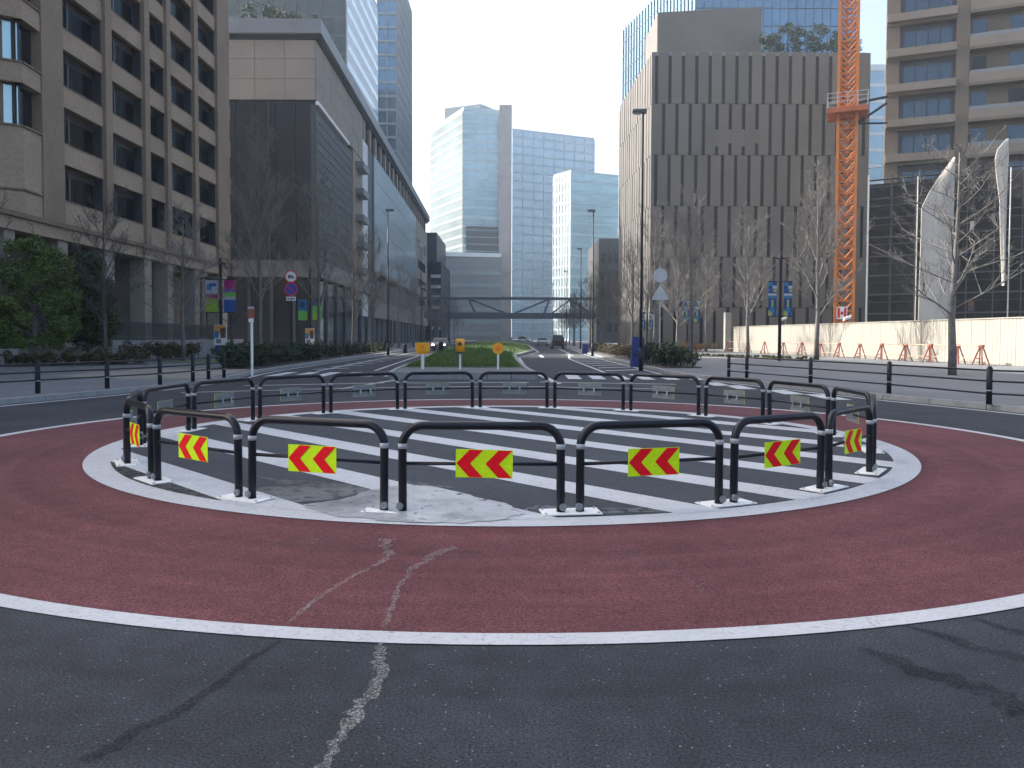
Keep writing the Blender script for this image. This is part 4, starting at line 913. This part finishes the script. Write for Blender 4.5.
# ------------------------------------------------------------------ median beacons, wrapped posts, blue covers
def beacon(px, kind, label):
    Y = 33.0; e = empty('median_beacon', (xat(px, Y), Y, .25), label, 'beacon', 'median beacons')
    zt = zat(343 if kind != 1 else 339, Y) - .25; zb = zat(354, Y) - .25
    link('post', MB().tube([(0, 0, 0), (0, 0, zb + .1)], .045 if kind else .07, 8).mesh('post', WHITE), e)
    if kind == 0:
        b = link('box_head', MB().box(-.29, .29, -.14, .14, zb + .12, zt).hexa([(-.22, -.1, zb), (.22, -.1, zb), (.22, .1, zb), (-.22, .1, zb), (-.29, -.14, zb + .12), (.29, -.14, zb + .12), (.29, .14, zb + .12), (-.29, .14, zb + .12)]).mesh('box_head', AMBER), e)
        link('lens', MB().disc((0, -.15, (zt + zb) / 2 + .05), (0, 1, 0), .1, .03, 14).mesh('lens', AMBER_L), b)
    elif kind == 1:
        b = link('drum_head', MB().tube([(0, 0, zb + .08), (0, 0, zt - .04), (0, 0, zt)], [.19, .19, .15], 16).mesh('drum_head', AMBER, smooth=True), e)
        link('lens', MB().disc((0, -.19, (zt + zb) / 2 + .1), (0, 1, 0), .09, .04, 14).mesh('lens', FRAME), b); link('collar', MB().tube([(0, 0, zb), (0, 0, zb + .09)], .15, 12).mesh('collar', FRAME), e)
    else:
        b = link('disc_head', MB().disc((0, 0, (zt + zb) / 2), (0, 1, 0), .24, .10, 26).mesh('disc_head', AMBER), e); link('lens', MB().disc((0, -.06, (zt + zb) / 2), (0, 1, 0), .11, .03, 18).mesh('lens', AMBER_L), b)
beacon(422.5, 0, 'amber box beacon on a white post, leftmost on the median'); beacon(460, 1, 'amber drum beacon on a thin white post, middle of the three'); beacon(498, 2, 'amber disc beacon on a thin white post, rightmost on the median')
def wrapped(px, py, H, r, m, label, sq=False):
    x, y = gnd(px, py, 0); mb = MB()
    if sq: mb.hexa([(-r, -r * .7, 0), (r, -r * .7, 0), (r, r * .7, 0), (-r, r * .7, 0), (-r * .75, -r * .5, H), (r * .95, -r * .5, H * .97), (r * .95, r * .5, H * .97), (-r * .75, r * .5, H)])
    else: mb.tube([(0, 0, 0), (0, 0, .2), (0, 0, H * .8), (0, 0, H * .95), (0, 0, H)], [r * 1.05, r, r * .92, r * .7, r * .25], 12)
    e = empty('covered_post', (x, y, 0.0), label, 'covered post', 'covered posts'); link('cover', mb.mesh('cover', m, smooth=not sq), e); link('tie', MB().tube([(0, 0, H * .45), (0, 0, H * .48)], r * 1.06, 12).mesh('tie', FRAME), e)
wrapped(441, 356.5, 1.25, .22, BLACKM, 'black covered post on the left edge of the median'); wrapped(405, 353.5, .95, .22, BLACKM, 'black covered post on the left carriageway kerb')
wrapped(637, 366.5, 1.65, .36, BLUETARP, 'blue tarpaulin-covered post by the nearest right lamp', True); wrapped(585, 353.5, .95, .32, BLUETARP, 'small blue tarpaulin-covered post farther along the right kerb', True)

# ------------------------------------------------------------------ cars
def car(x, y, rz, paint, label, van=False, lit=False):
    e = empty('car', (x, y, 0), label, 'car', 'cars on the avenue', rz=rz); L, Wd, H = (4.4, 1.75, 1.9) if van else (4.3, 1.72, 1.46)
    # side profile, nose towards -Y
    low = [(-L / 2, .35), (-L / 2, .72), (-L / 2 + .25, .86), (-L * .22, .98), (L * .42, 1.0), (L / 2, .85), (L / 2, .35)]
    def loft(P, wf, nm, m, par):
        mb = MB(); n = len(P); mb.add([(-wf(z), yy, z) for yy, z in P] + [(wf(z), yy, z) for yy, z in P], [list(range(n)), list(range(n, 2 * n))[::-1]] + [(i, n + i, n + (i + 1) % n, (i + 1) % n) for i in range(n)]); return link(nm, mb.mesh(nm, m), par)
    b = loft(low, lambda z: Wd / 2 - .04 * max(0, z - .8), 'body', paint, e)
    cab = [(-L * .24, .97), (-L * .08, H - .06), (L * .30, H - .03), (L * (.47 if van else .40), .98)]
    loft(cab, lambda z: Wd / 2 - .03 - .22 * (z - .97), 'glasshouse', WINGLASS, e)
    loft([(-L * .09, H - .07), (-L * .06, H), (L * .29, H + .02), (L * .31, H - .05)], lambda z: Wd / 2 - .13, 'roof', paint, e)
    for sx in (-1, 1):
        for yy in (-L * .31, L * .31):
            w = link('wheel', MB().disc((sx * (Wd / 2 - .09), yy, .32), (1, 0, 0), .32, .2, 16).mesh('wheel', RUBBER), e); link('rim', MB().disc((sx * (Wd / 2 + .012), yy, .32), (1, 0, 0), .2, .02, 12).mesh('rim', GALV), w)
        link('headlight', MB().box(sx * .62 - .17, sx * .62 + .17, -L / 2 - .02, -L / 2 + .1, .62, .76).mesh('headlight', HEADL if lit else GALV), e)
        link('tail_light', MB().box(sx * .68 - .12, sx * .68 + .12, L / 2 - .06, L / 2 + .02, .66, .84).mesh('tail_light', TAILR), e)
    link('number_plate', MB().box(-.17, .17, -L / 2 - .03, -L / 2 - .005, .42, .56).mesh('number_plate', SIGNWHITE), e); link('bumper', MB().box(-Wd / 2 + .03, Wd / 2 - .03, -L / 2 - .05, -L / 2 + .02, .3, .5).mesh('bumper', FRAME), b)
car(xat(557.5, 112), 112, math.pi, CARDARK, 'dark van in the right carriageway, nearer of the two there', True); car(xat(542, 145), 145, math.pi, CARSILV, 'silver grey car farther up the right carriageway')
car(xat(440, 92), 92, 0, CARDARK, 'dark car with lit headlights coming down the left carriageway', False, True)
car(xat(513, 260), 260, .3, CARWHITE, 'white car at the far sunlit junction, left one'); car(xat(524, 268), 268, 1.2, CARWHITE, 'white van at the far sunlit junction, right one', True)

# ------------------------------------------------------------------ trees
def bare_tree_meshes(seed, H=10.0, spread=1.0, lean=.6, n1=26, dense=1.0):
    rr = random.Random(seed); T = MB(); C = MB()
    trunk = []; x = y = 0
    for i in range(9):
        trunk.append(Vector((x, y, H * .93 * i / 8))); x += rr.uniform(-.05, .05); y += rr.uniform(-.05, .05)
    T.tube(trunk, [.13 * (1 - i / 8.6) + .010 for i in range(9)], 9)
    def at(t):
        f = t * 8; i = min(7, int(f)); return trunk[i].lerp(trunk[i + 1], f - i)
    def limb(p, d, ln, r, lev):
        n = 4 if lev < 2 else 3; pts = [p]; q = p.copy(); dd = d.copy()
        for i in range(n):
            dd = (dd + Vector((rr.uniform(-.16, .16), rr.uniform(-.16, .16), rr.uniform(-.02, .14)))).normalized(); q = q + dd * ln / n; pts.append(q.copy())
        C.tube(pts, [r * (1 - .72 * i / n) for i in range(n + 1)], (6, 4, 3, 3)[lev], cap=False)
        if lev >= 3: return
        k = int(((7, 5, 4)[lev]) * dense + rr.random())
        for j in range(k):
            t = rr.uniform(.22, .98); f = t * n; i = min(n - 1, int(f)); a = pts[i].lerp(pts[i + 1], f - i)
            side = Vector((rr.uniform(-1, 1), rr.uniform(-1, 1), rr.uniform(-.25, .7))).normalized()
            limb(a, (dd * .75 + side * .75).normalized(), ln * rr.uniform(.32, .55) * (1 - .35 * t), max(.0052, r * .45), lev + 1)
    for i in range(n1):
        t = .24 + .74 * (i + rr.random() * .6) / n1; a = i * 2.4 + rr.uniform(-.4, .4); up = rr.uniform(.45, .8) + .5 * t
        d = Vector((math.cos(a) * spread, math.sin(a) * spread, up * lean / .6)).normalized()
        limb(at(t), d, H * (.40 - .29 * (t - .2)) * rr.uniform(.75, 1.1), .038 * (1.15 - t * .8), 0)
    return T, C
TV = []
for k, (sp, ln) in enumerate(((1.0, .6), (.8, .8), (1.15, .45), (.9, .7))):
    T, C = bare_tree_meshes(11 + k, 10, sp, ln, dense=(1.3 if k != 2 else 1.0)); TV.append((T, C))
TMESH = {}
def tree(x, y, H, var, label, group, tw='m', wide=1.0, rz=None):
    m = {'m': BARK, 'p': BARKP, 'd': BARKD}[tw]
    if (var, tw) not in TMESH: T, C = TV[var]; TMESH[(var, tw)] = (T.mesh('trunk', BARK if tw != 'd' else BARKD, smooth=True), C.mesh('branches', m))
    a, b = TMESH[(var, tw)]; e = empty('bare_tree', (x, y, PZ - .03), label, 'tree', group, rz=random.uniform(0, 6.28) if rz is None else rz); s = H / 10; e.scale = (s * wide, s * wide, s)
    link('trunk', a, e); link('branches', b, e); return e
GL, GR = 'bare street trees on the left', 'bare street trees on the right'
tree(xat(-35, 30), 30, 8.5, 2, 'bare tree whose twigs reach in at the left edge', GL, 'd')
tree(xat(105, 41), 41, 8.6, 0, 'bare tree right behind the clipped evergreen at left', GL, 'd')
tree(xat(183, 47), 47, 9.0, 0, 'short bushy bare tree left of the lime banner', GL, 'p', 1.15)
tree(xat(260, 58), 58, 16.2, 1, 'tall bare tree behind the small white sign post', GL, 'p', .8)
tree(xat(318, 62), 62, 13.6, 3, 'tall bare tree right of the no-parking sign', GL, 'p', .85)
tree(xat(353, 78), 78, 12.5, 0, 'bare tree half way to the first left lamp', GL, 'd'); tree(xat(371, 88), 88, 13.0, 3, 'slim bare tree beside the first left lamp', GL, 'd', .8)  # dark twig colour stands for shade; sun gets through the gap here
tree(xat(232, 66), 66, 10.0, 2, 'bare tree behind the magenta banner', GL, 'd')
nth = ['first', 'second', 'third', 'fourth', 'fifth', 'sixth', 'seventh', 'eighth', 'ninth', 'tenth', 'eleventh', 'twelfth', 'thirteenth', 'fourteenth', 'fifteenth']
for k in range(9):
    y = 100 + k * 15; tree(-14.2 - .02 * k * 5 - random.random() * .5, y, random.uniform(10, 12.5), k % 4, 'bare tree in the receding left row beyond the first lamp, %s of that row' % nth[k], GL, 'p', .85)
tree(xat(953, 32), 32, 9.6, 2, 'bare tree with wide flat branches standing nearest on the right pavement', GR, 'm', 1.25, 1.1)
tree(xat(817, 54), 54, 12.6, 1, 'bare tree before the crane foot on the right pavement', GR, 'm', 1.0)
tree(xat(748, 66), 66, 11.5, 3, 'bare tree at the hoarding corner, left of the big banners', GR, 'm')
tree(xat(706, 84), 84, 11.0, 1, 'bare tree between the two banner pairs, left of the hoarding end', GR, 'm'); tree(xat(677, 72), 72, 10.6, 0, 'pale bare tree just right of the road sign backs', GR, 'p')
for k in range(13):
    y = 47 + k * 11.5; tree(10.4 + random.uniform(-.3, .5) + .008 * k * 11, y, random.uniform(9.0, 11), (k * 3 + 1) % 4, 'bare tree in the receding row behind the right lamps, %s from us' % nth[k], GR, 'p' if k < 2 else 'd', .85)

def leaf_cloud(rr, clumps, per, size, sq=(1, 1, 1)):
    mb = MB(); V = []; Fs = []
    for (c, rad) in clumps:
        for _ in range(per):
            d = Vector((rr.gauss(0, 1), rr.gauss(0, 1), rr.gauss(0, 1))).normalized(); p = Vector(c) + Vector((d.x * sq[0], d.y * sq[1], d.z * sq[2])) * rad * rr.random() ** .4
            u = Vector((rr.uniform(-1, 1), rr.uniform(-1, 1), rr.uniform(-.6, .6))).normalized(); w = u.cross(Vector((rr.uniform(-1, 1), rr.uniform(-1, 1), rr.uniform(-1, 1)))).normalized()
            s = size * rr.uniform(.6, 1.3); b = len(V); V += [p - u * s, p + w * s * .42, p + u * s, p - w * s * .42]; Fs.append((b, b + 1, b + 2, b + 3))
    return mb.add(V, Fs)
def evergreen(x, y, H, rad, z0, label, seed, lm=LEAF):
    rr = random.Random(seed); e = empty('evergreen_tree', (x, y, PZ), label, 'tree', 'evergreens at left'); T = MB().tube([(0, 0, 0), (.05, 0, H * .35), (0, .05, H * .8)], [.14, .11, .05], 8)
    cl = []
    for i in range(170):
        a = rr.uniform(0, 6.28); t = rr.random(); z = z0 + (H - z0) * t; rmax = rad * (math.sin(math.pi * min(1, .18 + .82 * t * .98)) ** .55) * rr.uniform(.75, 1.08); r_ = rmax * rr.random() ** .35
        c = (r_ * math.cos(a), r_ * math.sin(a), z); cl.append((c, rr.uniform(.28, .52)))
        if i % 4 == 0: T.tube([(0, 0, z * .7), (c[0] * .6, c[1] * .6, z * .92), c], [.045, .03, .012], 5, cap=False)
    link('trunk', T.mesh('trunk', BARK), e); link('crown', leaf_cloud(rr, cl, 170, .085).mesh('crown', lm), e)
evergreen(xat(34, 40), 40, zat(246, 40), 2.3, .9, 'bright green dense evergreen tree at the left edge', 3)
evergreen(xat(88, 43), 43, zat(262, 43), 1.35, 1.0, 'smaller darker evergreen right of the bright green one', 4, mat_leaf('dark_evergreen_leaf', (0.022, 0.045, 0.014), (0.062, 0.095, 0.028)))
def roof_trees():
    Y = 107.5; z0 = ZS - .3
    for k, (px, top, w) in enumerate(((768, 30, 1.2), (786, 24, 1.5), (806, 22, 1.6), (826, 26, 1.6), (845, 34, 1.4))):
        rr = random.Random(50 + k); x = xat(px, Y, 40); H = zat(top, Y) - z0; e = empty('roof_tree', (x, Y, z0), 'leafy roof tree on the stone block, %s from the roof box' % nth[k], 'tree', 'trees on the roof')
        cl = [((rr.uniform(-w, w), rr.uniform(-w, w), H * rr.uniform(.25, .95)), rr.uniform(.35, .7)) for _ in range(26)]
        link('trunk', MB().tube([(0, 0, 0), (0, 0, H * .8)], [.12, .05], 6).mesh('trunk', BARKD), e); link('crown', leaf_cloud(rr, cl, 60, .16).mesh('crown', LEAFD), e)
    for k, (px, Y, top, w) in enumerate(((262, 101, 6, 2.2), (285, 101, 10, 2.0), (303, 103, 14, 1.8))):
        rr = random.Random(70 + k); z0 = 38.6; x = xat(px, Y, 40); H = zat(top, Y) - z0; e = empty('roof_tree', (x, Y, z0), 'dark shrub tree on the mall roof, %s from the left' % nth[k], 'tree', 'trees on the roof')
        cl = [((rr.uniform(-w, w), rr.uniform(-w, w), H * rr.uniform(.2, .9)), rr.uniform(.4, .8)) for _ in range(26)]
        link('trunk', MB().tube([(0, 0, 0), (0, 0, H * .8)], [.12, .05], 6).mesh('trunk', BARKD), e); link('crown', leaf_cloud(rr, cl, 60, .16).mesh('crown', LEAFD), e)
roof_trees()

# hedges: each planting bed is one thing
def hedge(pts, w, h, label, seed, lm=LEAFD, size=.075, per=150, dens=8.0):
    rr = random.Random(seed); c = np.mean(pts, axis=0); e = empty('hedge', (c[0], c[1], PZ - .02), label, 'hedge', 'planting beds'); cl = []; tw = MB()
    for i in range(len(pts) - 1):
        a, b = Vector(pts[i]) - Vector(c), Vector(pts[i + 1]) - Vector(c); ln = (b - a).length; d = (b - a).normalized(); n = Vector((-d.y, d.x))
        for k in range(max(2, int(ln * dens * w / 1.2))):
            p = a + d * rr.uniform(0, ln) + n * rr.uniform(-w / 2, w / 2); hh = h * rr.uniform(.7, 1.1); cl.append(((p.x, p.y, hh * rr.uniform(.4, .85)), rr.uniform(.26, .42) * min(1, h))); tw.tube([(p.x, p.y, 0), (p.x + rr.uniform(-.1, .1), p.y + rr.uniform(-.1, .1), hh * .8)], [.02, .008], 4)
    link('foliage', leaf_cloud(rr, cl, per, size).mesh('foliage', lm), e); tag(link('stems', tw.mesh('stems', BARKD), e), kind='stuff')
    bm_ = MB()
    for i in range(len(pts) - 1):
        a, b = Vector(pts[i]) - Vector(c), Vector(pts[i + 1]) - Vector(c); d = (b - a).normalized(); n = Vector((-d.y, d.x)) * (w / 2 + .15); bm_.hexa([(*(a - n), 0), (*(b - n), 0), (*(b + n), 0), (*(a + n), 0), (*(a - n), .05 + .004 * i), (*(b - n), .05 + .004 * i), (*(b + n), .05 + .004 * i), (*(a + n), .05 + .004 * i)])
    link('soil_bed', bm_.mesh('soil_bed', SOIL), e)
hedge([(-12.4, 35.5), (-12.7, 42), (-12.9, 52)], 1.8, 1.0, 'dark hedge along the left kerb by the small white sign post', 21)
hedge([(-13.0, 53), (-13.0, 66), (-13.5, 84)], 1.5, .8, 'long low hedge along the left kerb up to the first lamp', 22, per=110, dens=4.5)
hedge([(8.3, 38.5), (8.1, 45.5)], 1.6, 1.15, 'dark hedge behind the road sign backs on the right kerb', 23)
hedge([(8.3, 47), (8.6, 66), (9.6, 92)], 1.3, .85, 'long hedge along the right kerb behind the lamps', 24, LEAFB, per=90, dens=4.0)
hedge([(-26.5, 36.0), (-22.5, 38.6), (-19.4, 41.5)], 1.5, .75, 'low brownish hedge under the evergreens at left', 25, LEAFB)
hedge([(-22.6, 46), (-20.8, 52)], 1.4, 1.0, 'rounded dull hedge in front of the colonnade', 26, LEAFB); hedge([(-20.6, 56), (-18.2, 64)], 1.4, .9, 'dull hedge under the balcony block beyond the banner post', 27, LEAFD)
hedge([(17.0, 84), (22.0, 88)], 2.5, 1.0, 'russet low planting at the left end of the hoarding', 28, LEAFR, per=90, dens=2.4)
hedge([(14.6, 64), (18.4, 58.5), (20.0, 53.5)], 1.3, .22, 'low green ground cover round the right-hand trees', 29, mat_leaf('ground_cover_leaf', (0.045, 0.075, 0.02), (0.10, 0.13, 0.035)), .07, 60)
lw = empty('plaza_wall', (-24, 50, PZ), 'low pale wall at the foot of the balcony block', 'wall')
for k in range(12): MB().box(-24.3, -23.9, 37 + k * 2.9, 39.85 + k * 2.9, PZ, .95).build('wall_block', KERB, lw)
gs = MB().add([(-20.5, 44, PZ), (-16.5, 44, PZ), (-14.5, 56, PZ), (-18.5, 56, PZ)], [(0, 1, 2, 3)]); gs.build('lawn', TURF, bpy.data.objects['pavement_left'])

# ------------------------------------------------------------------ haze between us and the far towers
hz = MB().box(-598, 598, -198, 1198, -1.5, 116)
vm = bpy.data.materials.new('haze'); vm.use_nodes = True; vn = vm.node_tree.nodes; vn.remove(vn['Principled BSDF'])
pv = vn.new('ShaderNodeVolumePrincipled'); pv.inputs['Color'].default_value = (0.74, 0.88, 1.0, 1); pv.inputs['Density'].default_value = 0.0005; pv.inputs['Anisotropy'].default_value = 0.3
vm.node_tree.links.new(pv.outputs['Volume'], vn['Material Output'].inputs['Volume'])
ho = hz.build('haze', vm, None); tag(ho, 'thin pale haze over the whole street', 'haze', kind='stuff')
